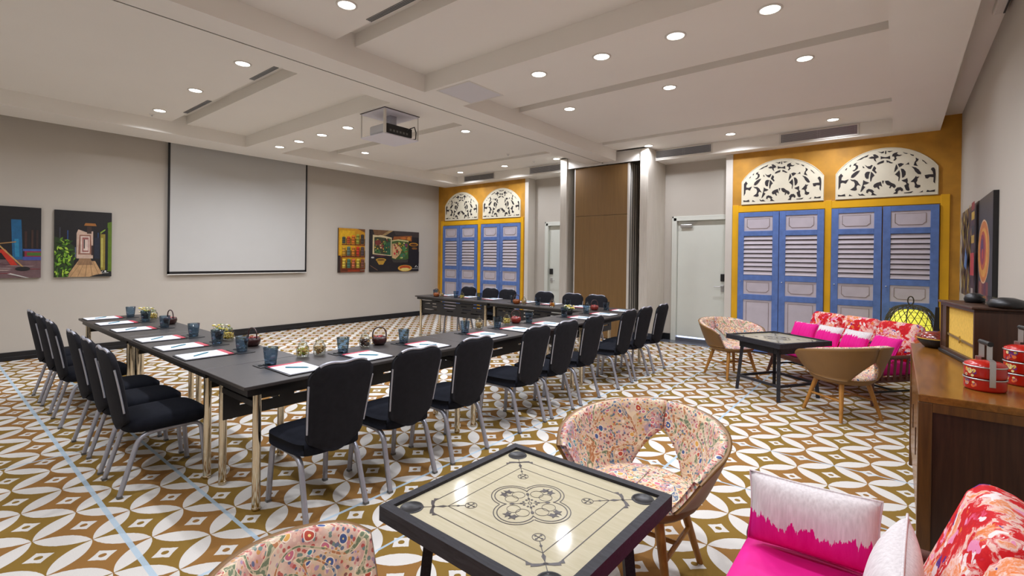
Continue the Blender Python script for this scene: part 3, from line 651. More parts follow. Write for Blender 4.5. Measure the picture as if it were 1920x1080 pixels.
# ================================================================== BANQUET CHAIRS (local: faces -Y, back at +Y)
def back_half_width(s):      # s 0 bottom .. 1 top
    return 0.168+0.036*s
def back_pt(u, s, off):
    """u -1..1 across, s 0..1 up the back, off outward"""
    z0, z1 = 0.375, 0.905
    w = back_half_width(s)
    # rounded bottom and shoulders
    if s < 0.10: w *= 0.70+0.30*math.sin(s/0.10*PI/2)
    if s > 0.88: w *= 1-0.17*((s-0.88)/0.12)**2.2
    x = u*w
    top = z1-0.010*math.exp(-((u-0.0)/0.34)**2)-0.034*abs(u)**4
    bot = z0+0.045*abs(u)**2
    z = bot+(top-bot)*s
    y = 0.205+0.085*s**1.2-0.018*(1-u*u)*0+0.012*(u*u)*-1
    return (x, y+off, z)
def banquet_chair():
    t = thing('banquet_chair', 'x', 'chair')
    nu, nv = 14, 18
    def prof(u): return (1-abs(u)**3.5)
    def fi(a, b):
        u = a*2-1; k = prof(u)*math.sin(PI*min(1,max(0,b*1.0)))**0.35 if 0 < b < 1 else 0
        return back_pt(u, b, -0.012-0.030*k)
    def fo(a, b):
        u = a*2-1; k = prof(u)*math.sin(PI*b)**0.35 if 0 < b < 1 else 0
        return back_pt(u, b, 0.012+0.012*k)
    MB().slab(fi, fo, nu, nv).build('backrest', M['fab'], t, weld=True, smooth_all=True)
    # top roll and trims
    tr = [back_pt(u, 1.0, 0.006) for u in [-0.86+0.123*i for i in range(15)]]
    MB().tube([(x,y,z+0.002) for x,y,z in tr], 0.0085, 8, flat=1.0).build('top_trim', M['alu'], t)
    for sx in (-1,1):
        pts = []
        for i in range(9):
            s = 0.20+0.62*i/8; x, y, z = back_pt(sx*1.0, s, 0.006); pts.append((x+sx*0.002,y+0.004,z))
        MB().tube(pts, 0.0055, 6).build('side_trim', M['alu'], t)
    # seat
    def se(a, b, top):
        u, v = a*2-1, b*2-1
        q = 4.5; r = (abs(u)**q+abs(v)**q)**(1/q)
        m = max(abs(u),abs(v)); k = m/r if r > 1e-6 else 1.0
        u2, v2 = u*k, v*k
        wx = 0.208+0.012*(-v2)
        edge = max(0.0, 1-m**6)
        z = 0.452+0.018*edge if top else 0.378
        if top: z -= 0.012*m**8
        return (u2*wx, v2*0.225-0.022, z)
    MB().slab(lambda a,b: se(a,b,True), lambda a,b: se(a,b,False), 14, 14).build('seat', M['seat'], t, weld=True, smooth_all=True)
    # leg frames: rear and front legs bend out of the seat rail
    for sx in (-1,1):
        x = sx*0.172
        def bend(p, q, r, n=6):
            p, q, r = Vector(p), Vector(q), Vector(r)
            return [(1-k/n)**2*p+2*(k/n)*(1-k/n)*q+(k/n)**2*r for k in range(n+1)]
        rear = [(x,-0.01,0.365)]+[tuple(v) for v in bend((x,0.06,0.362),(x,0.135,0.36),(x+sx*0.003,0.155,0.29))]+[(x+sx*0.014,0.238,0.008)]
        front = [(x,-0.01,0.365)]+[tuple(v) for v in bend((x,-0.15,0.362),(x,-0.205,0.36),(x+sx*0.003,-0.207,0.30))]+[(x+sx*0.012,-0.232,0.008)]
        for P_ in (rear, front):
            lg = MB().tube(P_, 0.0165, 4, flat=1.0).build('leg', M['alu'], t)
            fx, fy, fz = P_[-1]
            MB().box(fx-0.014,fx+0.014,fy-0.014,fy+0.014,0,0.014).build('foot_glide', M['pgrey'], lg)
    MB().bar((-0.172,-0.15,0.362),(0.172,-0.15,0.362),0.02,0.02).bar((-0.172,0.08,0.362),(0.172,0.08,0.362),0.02,0.02).build('seat_rail', M['alu'], t)
    return t
pc = banquet_chair(); cused = False
def put_chair(x, y, rz, lab, grp):
    global cused
    if not cused: pc.location = (x,y,0); pc.rotation_euler = (0,0,rz); pc['label'] = lab; pc['group'] = grp; cused = True
    else: dup(pc, (x,y,0), rz, lab, grp)
for i, y in enumerate((1.537,2.087,2.633,3.43,3.917,4.45,5.26,5.75,6.28)):
    put_chair(-2.728+random.uniform(-0.008,0.008), y, -PI/2+random.uniform(-0.02,0.02), 'black banquet chair with silver legs, %s from the carrom table in the long right row' % ORD[i], 'chairs along the right arm')
for i, x in enumerate((-3.87,-4.37,-4.87,-5.70,-6.27,-6.80)):
    put_chair(x, 1.03+random.uniform(-0.008,0.008), PI+random.uniform(-0.02,0.02), 'black banquet chair, %s from the near table corner in the left row' % ORD[i], 'chairs along the left arm')
for i, x in enumerate((-6.70,-6.12,-5.69,-4.86,-4.28,-3.83)):
    put_chair(x, 6.70, random.uniform(-0.02,0.02), 'black banquet chair behind the far arm, %s from left, facing the camera' % ORD[i], 'chairs behind the far arm')

# ================================================================== THINGS ON THE TABLES
def notepad():
    t = thing('notepad', 'x', 'notepad')       # local: header at +Y, sitter at -Y
    MB().box(-0.125,0.125,-0.165,0.165,0.0,0.005).build('backing_board', M['tblk'], t)
    MB().box(-0.112,0.112,-0.155,0.118,0.005,0.009).build('sheet', M['paper'], t)
    MB().box(-0.112,0.112,0.118,0.155,0.005,0.0092).build('red_header', M['red'], t)
    return t
def pen():
    t = thing('pen', 'x', 'pen')
    MB().tube([(-0.075,0,0.004),(0.06,0,0.004)], 0.004, 8).build('barrel', M['teal'], t)
    MB().tube([(0.06,0,0.004),(0.075,0,0.004)], [0.004,0.001], 8).build('tip', M['teal'], t)
    return t
def mat_():
    t = thing('coaster_mat', 'x', 'coaster')
    MB().box(-0.115,0.115,-0.06,0.06,0.0,0.004).build('mat_board', M['tblk'], t, bevel=0.0015)
    q = MB(); 
    for k in range(3): q.tube([(-0.09+0.028*k+0.012*math.cos(a),0.0+0.02*math.sin(a),0.006) for a in [i*PI/6 for i in range(12)]], 0.002, 5, closed=True)
    q.build('wire_clips', M['black'], t)
    return t
def tumbler(mname='bglass'):
    t = thing('tumbler', 'x', 'glass')
    MB().lathe([(0.0,0.0),(0.033,0.0),(0.036,0.004),(0.0375,0.018),(0.034,0.022),(0.0,0.022),(0.034,0.0225),(0.038,0.024),(0.042,0.06),(0.047,0.115),(0.046,0.1155)], 24).build('glass_body', M[mname], t)
    return t
def jar(cname):
    t = thing('sweet_jar', 'x', 'jar')
    MB().lathe([(0.0,0.0),(0.034,0.0),(0.043,0.01),(0.046,0.04),(0.044,0.07),(0.030,0.088),(0.029,0.094)], 24).build('jar_body', M['cglass'], t)
    l = MB().lathe([(0.031,0.094),(0.031,0.102),(0.012,0.112),(0.006,0.116),(0.012,0.124),(0.010,0.134),(0.0,0.137)], 20).build('lid', M['cglass'], t)
    s = MB(); rs = random.Random(cname)
    for k in range(90):
        a = rs.uniform(0,2*PI); r = 0.034*math.sqrt(rs.random()); z = 0.014+rs.random()*0.05; e = 0.008
        c = Vector((r*math.cos(a), r*math.sin(a), z)); s.cc = rs.choice(CONT[cname])
        s.tube([c+Vector((rs.uniform(-1,1),rs.uniform(-1,1),rs.uniform(-1,1)))*0.007, c, c+Vector((rs.uniform(-1,1),rs.uniform(-1,1),rs.uniform(-1,1)))*0.007], [0.003,0.0075,0.003], 6)
    o = s.build('sweets', M['flat'], t); o['kind'] = 'stuff'
    return t
CONT = {'green':[(196,186,60),(140,150,40),(224,206,120),(168,120,50)], 'nut':[(186,150,92),(150,112,60),(214,190,140)], 'dark':[(70,40,34),(96,60,46),(48,34,30)], 'white':[(236,232,222),(224,214,196),(246,240,230)], 'yellow':[(214,186,70),(232,214,140),(190,150,60)], 'orange':[(220,120,30),(236,190,60),(180,60,30)]}
M['wick'] = plain('lacquer_basket', (52,22,20), 0.3, 40.0, rough=0.3, spec=0.6)
M['wickr'] = plain('red_lacquer_basket', (118,36,26), 0.3, 40.0, rough=0.25, spec=0.6)
M['wicka'] = plain('amber_lacquer_basket', (128,64,18), 0.3, 40.0, rough=0.25, spec=0.6)
def basket(mn):
    t = thing('lacquer_basket', 'x', 'basket')
    MB().lathe([(0.0,0.0),(0.04,0.0),(0.056,0.018),(0.062,0.045),(0.056,0.068),(0.05,0.070),(0.052,0.060),(0.0,0.05)], 20).build('basket_bowl', M[mn], t)
    h = [(0.056*math.cos(a), 0, 0.062+0.085*math.sin(a)**0.6) for a in [PI*k/12 for k in range(13)]]
    MB().tube(h, 0.006, 6).build('handle', M['wick'], t)
    s = MB(); rs = random.Random(3); s.cc = (150,34,40)
    for k in range(14):
        a = rs.uniform(0,2*PI); r = 0.036*math.sqrt(rs.random()); s.cc = rs.choice([(150,40,40),(176,66,62),(104,26,28)] if mn != 'wicka' else [(140,72,24),(170,96,34),(104,48,20)])
        s.lathe([(0,-0.01),(0.008,-0.006),(0.01,0.0),(0.008,0.006),(0,0.01)],8,(r*math.cos(a),r*math.sin(a),0.066))
    o = s.build('wrapped_sweets', M['flat'], t); o['kind'] = 'stuff'
    return t
def flowers():
    t = thing('flower_pot', 'x', 'flowers')
    MB().lathe([(0,0),(0.04,0),(0.05,0.02),(0.052,0.05),(0.05,0.06),(0.047,0.058),(0.046,0.03),(0,0.012)],18).build('bowl', M['black'], t)
    s = MB(); rs = random.Random(5)
    for k in range(40):
        a = rs.uniform(0,2*PI); r = 0.07*math.sqrt(rs.random()); z = 0.075+0.05*rs.random()
        p = Vector((r*math.cos(a),r*math.sin(a),z)); s.cc = (78,104,58)
        s.tube([(p.x*0.4,p.y*0.4,0.045),tuple(p)],0.0016,4)
    s.build('stems', M['flat'], t)['kind'] = 'stuff'
    s = MB(); rs = random.Random(5)
    for k in range(40):
        a = rs.uniform(0,2*PI); r = 0.07*math.sqrt(rs.random()); z = 0.075+0.05*rs.random()
        s.cc = rs.choice([(240,238,226),(236,226,190),(226,206,90),(110,130,80)])
        s.lathe([(0,-0.006),(0.011,-0.003),(0.013,0.003),(0.006,0.008),(0,0.006)],7,(r*math.cos(a),r*math.sin(a),z))
    s.build('blossoms', M['flat'], t)['kind'] = 'stuff'
    return t
PROTO = {}
def put(key, maker, x, y, z, rz, lab, grp=None):
    if key not in PROTO:
        o = maker(); o.location = (x,y,z); o.rotation_euler = (0,0,rz); o['label'] = lab
        if grp: o['group'] = grp
        PROTO[key] = o; return o
    return dup(PROTO[key], (x,y,z), rz, lab, grp)
E1 = 0.001
def setting(px, py, rz, who, k, pen_rz, glass=True):
    """notepad + mat + pen + glass in front of one chair; rz: sitter looks along local +Y"""
    c, s = math.cos(rz), math.sin(rz)
    def loc(a, b): return (px+a*c-b*s, py+a*s+b*c)
    put('pad', notepad, px, py, TZ+E1, rz+random.uniform(-0.03,0.03), 'white notepad with red header, %s' % who, 'conference notepads')
    x, y = loc(0.0,-0.02); put('pen', pen, x, y, TZ+0.0105, pen_rz, 'teal pen lying on the notepad, %s' % who, 'teal pens')
    x, y = loc(glass[0]*0.6,0.235); put('mat', mat_, x, y, TZ+E1, rz, 'black coaster mat behind the notepad, %s' % who, 'black coaster mats')
    if glass:
        x, y = loc(glass[0], 0.235); put('glass', tumbler, x, y, TZ+0.0055, 0, 'smoky blue tumbler on black mat, %s' % who, 'smoky blue tumblers')
gx = 0.055
for i, y in enumerate((1.575,2.12,2.70,3.45,3.94,4.50,5.25,5.80,6.38)):
    setting(-3.075, y, PI/2, 'right arm, %s from near corner' % ORD[i], i, R(40)+random.uniform(-0.1,0.1), (gx*(1 if i in (9,) else -1),))
for i, x in enumerate((-3.97,-4.45,-4.985,-5.78,-6.41,-6.99)):
    setting(x, 1.345, 0.0, 'left arm, %s from near corner' % ORD[i], i, R(128)+random.uniform(-0.1,0.1), (gx,))
for i, x in enumerate((-6.75,-6.20,-5.62,-4.86,-4.36,-3.80)):
    setting(x, 6.45, PI, 'far arm, %s from left' % ORD[i], i, R(20), (0.10,))
JZ = TZ+E1
def J(x, y, c, lab): put('jar_'+c, lambda: jar(c), x, y, JZ, 0, lab, 'glass sweet jars')
def B(x, y, m, rz, lab): put('bk_'+m, lambda: basket(m), x, y, JZ, rz, lab, 'lacquer baskets')
J(-3.395,1.79,'green','glass jar of green sweets on the near corner table'); J(-3.385,1.915,'nut','glass jar of brown nuts on the near corner table')
J(-3.40,2.32,'dark','glass jar of dark sweets beside the handled basket, right arm'); B(-3.405,2.465,'wick',R(60),'dark lacquer basket with tall handle nearest on the right arm')
J(-3.395,3.69,'nut','glass jar of nuts in the middle of right arm')
B(-3.405,4.32,'wickr',R(60),'shiny red lacquer basket in the middle of right arm')
J(-3.40,4.15,'yellow','glass jar of yellow sweets beside the red basket')
J(-3.41,5.95,'white','glass jar of white sweets at far end of right arm'); B(-3.43,6.19,'wickr',R(60),'red lacquer basket at far end of right arm')
put('flower', flowers, -3.41, 5.47, JZ, 0, 'small bowl of white flowers far along the right arm', 'flower bowls')
J(-4.52,1.715,'yellow','glass jar of yellow sweets behind white flowers, left arm'); B(-4.10,1.735,'wick',R(10),'dark lacquer basket nearest the near corner, left arm')
put('flower', flowers, -4.64, 1.705, JZ, 0, 'bowl of white flowers in the middle of left arm', 'flower bowls')
B(-5.98,1.70,'wick',R(10),'dark lacquer basket towards the left end of left arm')
J(-6.53,1.69,'yellow','glass jar of yellow sweets near the left end of left arm'); put('flower', flowers, -6.66, 1.665, JZ, 0, 'bowl of white flowers at the left end of left arm', 'flower bowls')
B(-6.72,6.125,'wicka',0.2,'amber lacquer basket at the left end of far arm'); J(-6.57,6.115,'nut','glass jar of pale nuts at the left end of far arm')
J(-6.05,6.12,'green','glass jar of green sweets left of centre on far arm')
B(-4.81,6.115,'wicka',0.2,'amber lacquer basket right of centre on far arm'); J(-4.665,6.12,'nut','glass jar of nuts right of centre on far arm')
J(-4.12,6.12,'orange','glass jar of orange sweets at right end of far arm')
# ================================================================== CARROM TABLES
CZ = 0.635
def carrom():
    t = thing('carrom_table', 'x', 'game table')
    h, fw, fh = 0.373, 0.034, 0.052
    z0, z1 = CZ-fh, CZ
    for k in range(4):
        m = MB().prism([(-h,-h),(h,-h),(h-fw,-h+fw),(-h+fw,-h+fw)], lambda a,b:(a,b,z0), lambda a,b:(a,b,z1))
        m.pos(Matrix.Rotation(k*PI/2,4,'Z')).build('frame_rail', M['cblk'], t, bevel=0.002)
    bz = CZ-0.012
    MB().box(-h+fw,h-fw,-h+fw,h-fw,bz-0.02,bz).build('playing_board', M['board'], t)
    for sx in (-1,1):
        for sy in (-1,1):
            p = MB().lathe([(0.0,0.0005),(0.034,0.0005),(0.0355,0.003),(0.039,0.003),(0.041,0.0)],28,(sx*0.294,sy*0.294,bz)).build('pocket', M['black'], t)
    q = MB(); zz = bz+0.0008
    def line(a, b, wd): q.bar((a[0],a[1],zz),(b[0],b[1],zz),wd,0.0004)
    def ring(c, r, wd, a0=0, a1=2*PI, n=28):
        pts = [(c[0]+r*math.cos(a0+(a1-a0)*k/n), c[1]+r*math.sin(a0+(a1-a0)*k/n)) for k in range(n+1)]
        for p0, p1 in zip(pts[:-1],pts[1:]): line(p0, p1, wd)
    def blob(poly): q.prism(poly, lambda a,b:(a,b,zz+0.0002), lambda a,b:(a,b,zz-0.0002))
    def rot(p, k):
        for _ in range(k): p = (-p[1], p[0])
        return p
    for k in range(4):
        rr = lambda a, b: rot((a,b), k)
        line(rr(-0.205,-0.205), rr(0.205,-0.205), 0.0022)
        line(rr(-0.198,-0.268), rr(0.198,-0.268), 0.0030)
        s2 = math.sqrt(0.5)
        c_ = (0.148,0.148)
        ring(rr(*c_), 0.0205, 0.0022, n=20)
        for j in range(4):
            a = j*PI/2
            blob([rr(c_[0]+0.013*math.cos(a)+0.0042*math.cos(b), c_[1]+0.013*math.sin(a)+0.0042*math.sin(b)) for b in [i*PI/4 for i in range(8)]])
            line(rr(*c_), rr(c_[0]+0.013*math.cos(a),c_[1]+0.013*math.sin(a)), 0.0026)
        line(rr(0.163,0.163), rr(0.262,0.262), 0.0024)
        for d, e in ((0.180,0.006),(0.268,0.007)): blob([rr(d-e,d-e),rr(d+e*0.6,d-e*0.6),rr(d+e,d+e),rr(d-e*0.6,d+e*0.6)])
        blob([rr(0.205,0.205),rr(0.222,0.212),rr(0.236,0.236),rr(0.212,0.222)])
        for s in (0,1):
            f_ = (lambda a,b: rr(a,b)) if s == 0 else (lambda a,b: rr(b,a))
            pl = [f_(0.196,0.2665),f_(0.206,0.278),f_(0.214,0.270),f_(0.218,0.276),f_(0.230,0.264),f_(0.240,0.248),f_(0.246,0.240),f_(0.238,0.238),f_(0.228,0.252),f_(0.214,0.264)]
            ox, oy = f_(0.226,0.258)
            pl = [(ox+(x_-ox)*1.22, oy+(y_-oy)*1.22) for x_, y_ in pl]
            blob(pl if s == 0 else pl[::-1])
        # quatrefoil lobes and leaves, lobes on the board's axes
        r0 = rr
        rr = lambda a, b, r0=r0: r0((a-b)*s2, (a+b)*s2)
        cx_ = (0.058,0.058)
        ang = (-PI*0.285+0, PI*0.785)
        for r_, wd in ((0.076,0.0032),(0.064,0.0036)):
            lim = 1.0 if r_ > 0.07 else 1.03
            pts = [(cx_[0]+r_*math.cos(a), cx_[1]+r_*math.sin(a)) for a in [i*2*PI/60 for i in range(61)]]
            for p0, p1 in zip(pts[:-1],pts[1:]):
                if min(p0[0],p0[1],p1[0],p1[1]) > -0.001 and (r_ > 0.07 or max(p0[0]+p0[1],p1[0]+p1[1]) > 0.03): line(rr(*p0), rr(*p1), wd)
        for s in (0,1):
            f_ = (lambda a,b: rr(a,b)) if s == 0 else (lambda a,b: rr(b,a))
            ring(f_(0.034,0.062), 0.024, 0.0018, n=16)
            lf = [(0.060,0.072),(0.070,0.068),(0.074,0.060),(0.084,0.066),(0.098,0.062),(0.092,0.074),(0.100,0.086),(0.086,0.082),(0.076,0.092),(0.074,0.080)]
            lf = [(a-0.012,b+0.012) for a,b in lf]
            pl = [f_(*p) for p in lf]; blob(pl if s == 0 else pl[::-1])
        line(rr(0.0,0.012), rr(0.0,0.062), 0.0022)
        for j in range(3):
            a = PI/2+ (j-1)*PI/2
            blob([rr(0.010*math.cos(a)*1+0.005*math.cos(b), 0.034-0.012+0.010*math.sin(a)+0.005*math.sin(b)) for b in [i*PI/3 for i in range(6)]])
        blob([rr(0.006*math.cos(b), 0.064+0.010*math.sin(b)) for b in [i*PI/4 for i in range(8)]])
    q.build('printed_lines', M['ink'], t)
    MB().box(-0.27,0.27,-0.27,0.27,CZ-0.135,CZ-fh).build('drawer_box', M['cblk'], t)
    for k in range(2):
        s = -1 if k else 1
        d = MB().box(-0.2,0.2,s*0.272-0.003,s*0.272+0.003,CZ-0.127,CZ-fh-0.008).build('drawer', M['cblk'], t)
        MB().disc((0,s*0.276,CZ-0.075),0.014,14,'y').build('finger_hole', M['black'], d)
    for sx in (-1,1):
        for sy in (-1,1):
            MB().bar((sx*0.285,sy*0.285,0.0),(sx*0.245,sy*0.245,CZ-fh),0.036,0.036,up=(sx,sy,0.2)).build('leg', M['cblk'], t)
    for sx in (-1,1):
        MB().bar((sx*0.272,-0.272,0.16),(sx*0.272,0.272,0.16),0.022,0.026).build('stretcher', M['cblk'], t)
        MB().bar((-0.272,sx*0.272,0.16),(0.272,sx*0.272,0.16),0.022,0.026).build('stretcher', M['cblk'], t)
    return t
ct = carrom(); ct.location = (-1.015,1.383,0); ct.rotation_euler = (0,0,R(-0.8)); ct['label'] = 'carrom board table in the foreground with black frame and printed cream board'; ct['group'] = 'carrom tables'
dup(ct, (-1.065,6.14,0), R(-32), 'distant carrom board table between the tub chairs and the floral sofa', 'carrom tables')

# ================================================================== TUB CHAIRS (local: back at +Y, faces -Y)
def tub_chair():
    t = thing('tub_chair', 'x', 'armchair')
    PM = 2.22
    def surf(side, off):
        def fn(u, h):
            hole = 0.60*max(0.0, 1-h/0.58)**0.75
            ph0 = max(0.012, hole)
            pm = PM-0.10*h
            ph = ph0+(pm-ph0)*u
            k = ph/PM
            r = 0.255+0.115*h**0.85+0.008*k*h
            zt = 0.725-0.125*k**1.8
            zb = 0.395-0.015*math.cos(ph)
            z = zb+(zt-zb)*h
            rr = r+off*(1.0 if 0.0 < h else 1.0)
            # round off arm tips
            if u > 0.86: z = zb+(zt-zb)*(h*(1-0.16*((u-0.86)/0.14)**2))
            a = PI/2+side*ph
            return (rr*math.cos(a), rr*math.sin(a)*1.0, z+(0.008*math.sin(PI*u) if off <= 0.01 and h == 1.0 else 0))
        return fn
    for side in (1,-1):
        w = MB()
        if side == 1: w.slab(surf(side,-0.018), surf(side,0.012), 22, 10)
        else: w.slab(surf(side,0.012), surf(side,-0.018), 22, 10)
        w.build('back_upholstery', M['paisley'], t, weld=True, smooth_all=True)
        w = MB()
        if side == 1: w.slab(surf(side,0.0125), surf(side,0.030), 22, 10)
        else: w.slab(surf(side,0.030), surf(side,0.0125), 22, 10)
        w.build('back_shell', M['tan'], t, weld=True, smooth_all=True)
    MB().lathe([(0.0,0.428),(0.12,0.430),(0.20,0.424),(0.245,0.408),(0.262,0.39),(0.258,0.372),(0.0,0.366)],36).build('seat_cushion', M['paisley'], t)
    MB().lathe([(0.268,0.395),(0.272,0.375),(0.24,0.345),(0.15,0.328),(0.0,0.325)],36).build('seat_shell', M['tan'], t)
    MB().tube([(0.0,-0.258,0.412),(0.0,-0.1,0.432),(0.0,0.1,0.432),(0.0,0.25,0.405)], 0.004, 6).build('seat_piping', M['paisley'], t)
    ft = {}
    for sx in (-1,1):
        for sy in (-1,1):
            MB().tube([(sx*0.145,sy*0.145,0.345),(sx*0.225,sy*0.225,0.0)], [0.023,0.0145], 12).build('leg', M['oak'], t)
    for sx in (-1,1):
        MB().tube([(sx*0.182,-0.182,0.185),(sx*0.182,0.182,0.185)], 0.011, 8).build('stretcher', M['oak'], t)
    MB().tube([(-0.182,0.0,0.185),(0.182,0.0,0.185)], 0.011, 8).build('stretcher', M['oak'], t)
    return t
tc = tub_chair(); tc.location = (-0.965,2.215,0); tc.rotation_euler = (0,0,R(92-90)); tc['label'] = 'paisley tub chair with teardrop back opening, behind the foreground carrom table'; tc['group'] = 'paisley tub chairs'
dup(tc, (-1.035,0.745,0), R(-92-90), 'paisley tub chair cut off by the bottom edge, before the foreground carrom table', 'paisley tub chairs')
dup(tc, (-0.42,5.71,0), R(-41-90), 'tub chair showing its tan back, between the distant carrom table and sideboard', 'paisley tub chairs')
dup(tc, (-1.68,6.65,0), R(142-90), 'paisley tub chair beside the grey door, left of the distant carrom table', 'paisley tub chairs')

# ================================================================== SOFAS (local: front y=0, back y=0.78, length along x)
def rbox(m, x0,x1,y0,y1,z0,z1, p=0.05, n=8):
    """soft cushion block: superellipsoid-ish box"""
    cx, cy, cz = (x0+x1)/2, (y0+y1)/2, (z0+z1)/2; hx, hy, hz = (x1-x0)/2, (y1-y0)/2, (z1-z0)/2
    def cl(a, h):
        d = max(-h+p, min(h-p, a)); return d
    def fn(ax, s):
        def g(u, v):
            a, b = u*2-1, v*2-1
            q = {0:(s,a,b), 1:(a,s,b), 2:(a,b,s)}[ax]
            P_ = Vector((q[0]*hx, q[1]*hy, q[2]*hz))
            C_ = Vector((cl(P_.x,hx), cl(P_.y,hy), cl(P_.z,hz)))
            d = P_-C_
            if d.length > 1e-6: P_ = C_+d.normalized()*p
            return (cx+P_.x, cy+P_.y, cz+P_.z)
        return g
    for ax in range(3):
        for s in (-1,1): m.grid(fn(ax, s), n*2, n, flip=(s < 0) != (ax == 1))
    return m
def sofa():
    t = thing('sofa', 'x', 'sofa')
    L = 0.75
    fr = MB().box(-L,L,0.0,0.035,0.235,0.29).box(-L,L,0.66,0.70,0.235,0.29).box(-L,-L+0.035,0.035,0.66,0.235,0.29).box(L-0.035,L,0.035,0.66,0.235,0.29).build('seat_frame', M['walnut'], t, bevel=0.004)
    for k in range(3):
        x0 = -L+0.04+k*0.4734
        rbox(MB(), x0, x0+0.472, 0.01, 0.60, 0.285, 0.425, 0.045).build('seat_cushion', M['pink'], t, weld=True)
        # leaning back cushion
        b = rbox(MB(), x0, x0+0.472, -0.075, 0.075, 0.0, 0.46, 0.06)
        b.pos(Matrix.Translation((0,0.575,0.385)) @ Matrix.Rotation(R(-20),4,'X'))
        b.build('back_cushion', M['floral'], t, weld=True)
    MB().bar((-L,0.66,0.26),(-L,0.80,0.70),0.035,0.04).bar((L,0.66,0.26),(L,0.80,0.70),0.035,0.04).bar((-L,0.795,0.68),(L,0.795,0.68),0.03,0.05).build('back_frame', M['walnut'], t)
    for k in range(11):
        x = -L+0.12+k*0.126
        MB().bar((x,0.69,0.28),(x,0.79,0.66),0.02,0.012).build('back_slat', M['walnut'], t)
    for s in (-1,1):
        X = s*(L+0.012)
        pts = [(X,0.02,0.27),(X,0.015,0.38),(X,0.03,0.455),(X,0.075,0.49),(X,0.16,0.50),(X,0.45,0.50),(X,0.73,0.50)]
        MB().tube(pts, 0.021, 10).build('arm_rail', M['walnut'], t)
        for k in range(7):
            y = 0.10+k*0.08
            MB().bar((X,y,0.26),(X,y+0.02,0.495),0.012,0.022).build('arm_slat', M['walnut'], t)
        for y, dy in ((0.05,-0.05),(0.64,0.06)):
            MB().tube([(s*(L-0.06),y,0.24),(s*(L+0.0),y+dy,0.0)], [0.028,0.014], 10).build('leg', M['walnut'], t)
        MB().bar((s*(L-0.04),0.03,0.13),(s*(L-0.04),0.66,0.13),0.014,0.02).build('leg_rail', M['black'], t)
    MB().bar((-L+0.04,0.35,0.13),(L-0.04,0.35,0.13),0.014,0.02).build('leg_rail', M['black'], t)
    return t
sf = sofa(); sf.location = (-0.47,1.40,0); sf.rotation_euler = (0,0,-PI/2); sf['label'] = 'magenta seated sofa with red floral back in the bottom right corner'; sf['group'] = 'floral sofas'
FS = (-0.778,6.73); FR = R(-39)
dup(sf, (FS[0],FS[1],0), FR, 'distant magenta sofa with red floral back before the blue shutters', 'floral sofas')
def pillow(w, h, th, mat):
    def fn(s):
        def g(u, v):
            a, b = u*2-1, v*2-1
            k = (1-abs(a)**2.6)**0.55*(1-abs(b)**2.6)**0.55 if abs(a) < 1 and abs(b) < 1 else 0.0
            pin = 1-0.07*(1-abs(b)**2)*0-0.05*(1-b*b); pin2 = 1-0.05*(1-a*a)
            return (a*w/2*pin, s*th/2*k, b*h/2*pin2)
        return g
    t = thing('cushion', 'x', 'cushion')
    m = MB(); m.grid(fn(-1), 20, 16); m.grid(fn(1), 20, 16, flip=True)
    m.build('cushion_cover', mat, t, weld=True)
    edge = [fn(1)(u, 0.0) for u in [i/14 for i in range(15)]]+[fn(1)(1.0, v) for v in [i/12 for i in range(1,13)]]+[fn(1)(1-u, 1.0) for u in [i/14 for i in range(1,15)]]+[fn(1)(0.0, 1-v) for v in [i/12 for i in range(1,12)]]
    MB().tube(edge, 0.004, 5, closed=True).build('seam', mat, t)
    return t
M['dip'] = dip_mat('dipped_linen', -0.02); M['dip3'] = dip_mat('dipped_linen_full', 0.13); M['dip4'] = dip_mat('dipped_linen_high', 0.05); M['dip2'] = dip_mat('dipped_linen_low', -0.17)
def put_pillow(w, h, th, mat, loc, rx, rz, lab):
    p = pillow(w, h, th, M[mat]); p.location = loc; p.rotation_euler = (rx,0,rz); p['label'] = lab; p['group'] = 'dip dyed cushions'
put_pillow(0.41,0.25,0.15,'dip',(-0.235,2.04,0.562),R(-6),R(3),'oblong white cushion dipped in magenta, against the near sofa arm')
put_pillow(0.44,0.28,0.13,'dip2',(-0.005,1.735,0.575),R(-12),R(-92),'white linen cushion leaning on the floral back of near sofa')
def SL(a, b): return (FS[0]+a*math.cos(FR)-b*math.sin(FR), FS[1]+a*math.sin(FR)+b*math.cos(FR))
for i, (a, b, z, rx, rz, m_) in enumerate(((-0.555,0.385,0.565,-26,6,'dip3'),(-0.185,0.39,0.568,-25,0,'dip4'),(0.185,0.39,0.568,-25,-2,'dip4'),(0.555,0.37,0.565,-28,-8,'dip3'))):
    x, y = SL(a, b)
    put_pillow(0.355,0.27,0.12,m_,(x,y,z),R(rx),FR+R(rz),'pink and white dipped cushion on the distant sofa, %s from left' % ORD[i])

# ================================================================== BASKET LAMP
t = thing('basket_lamp', 'glowing yellow lamp under a woven bamboo dome behind the distant sofa', 'lamp', (0.13,8.12,0))
MB().lathe([(0.0,0.0),(0.16,0.0),(0.16,0.03),(0.05,0.06),(0.035,0.30),(0.17,0.34),(0.17,0.36),(0.0,0.36)],20).build('stand', M['teakd'], t)
def dome(r, z): # radius profile
    return r
DP = [(0.262,0.36),(0.290,0.45),(0.292,0.56),(0.280,0.68),(0.250,0.79),(0.212,0.87),(0.165,0.92),(0.09,0.945),(0.0,0.95)]
MB().lathe([(0.0,0.37)]+[(r*0.80,0.36+(z-0.36)*0.90) for r, z in DP],28).build('lamp_shade', emit('lamp_glow',(232,226,80),0.85), t)
def dpt(ang, s):
    s = min(max(s,0.0),0.999)*(len(DP)-1); i = int(s); f_ = s-i
    r = DP[i][0]*(1-f_)+DP[i+1][0]*f_; z = DP[i][1]*(1-f_)+DP[i+1][1]*f_
    return (r*math.cos(ang), r*math.sin(ang), z)
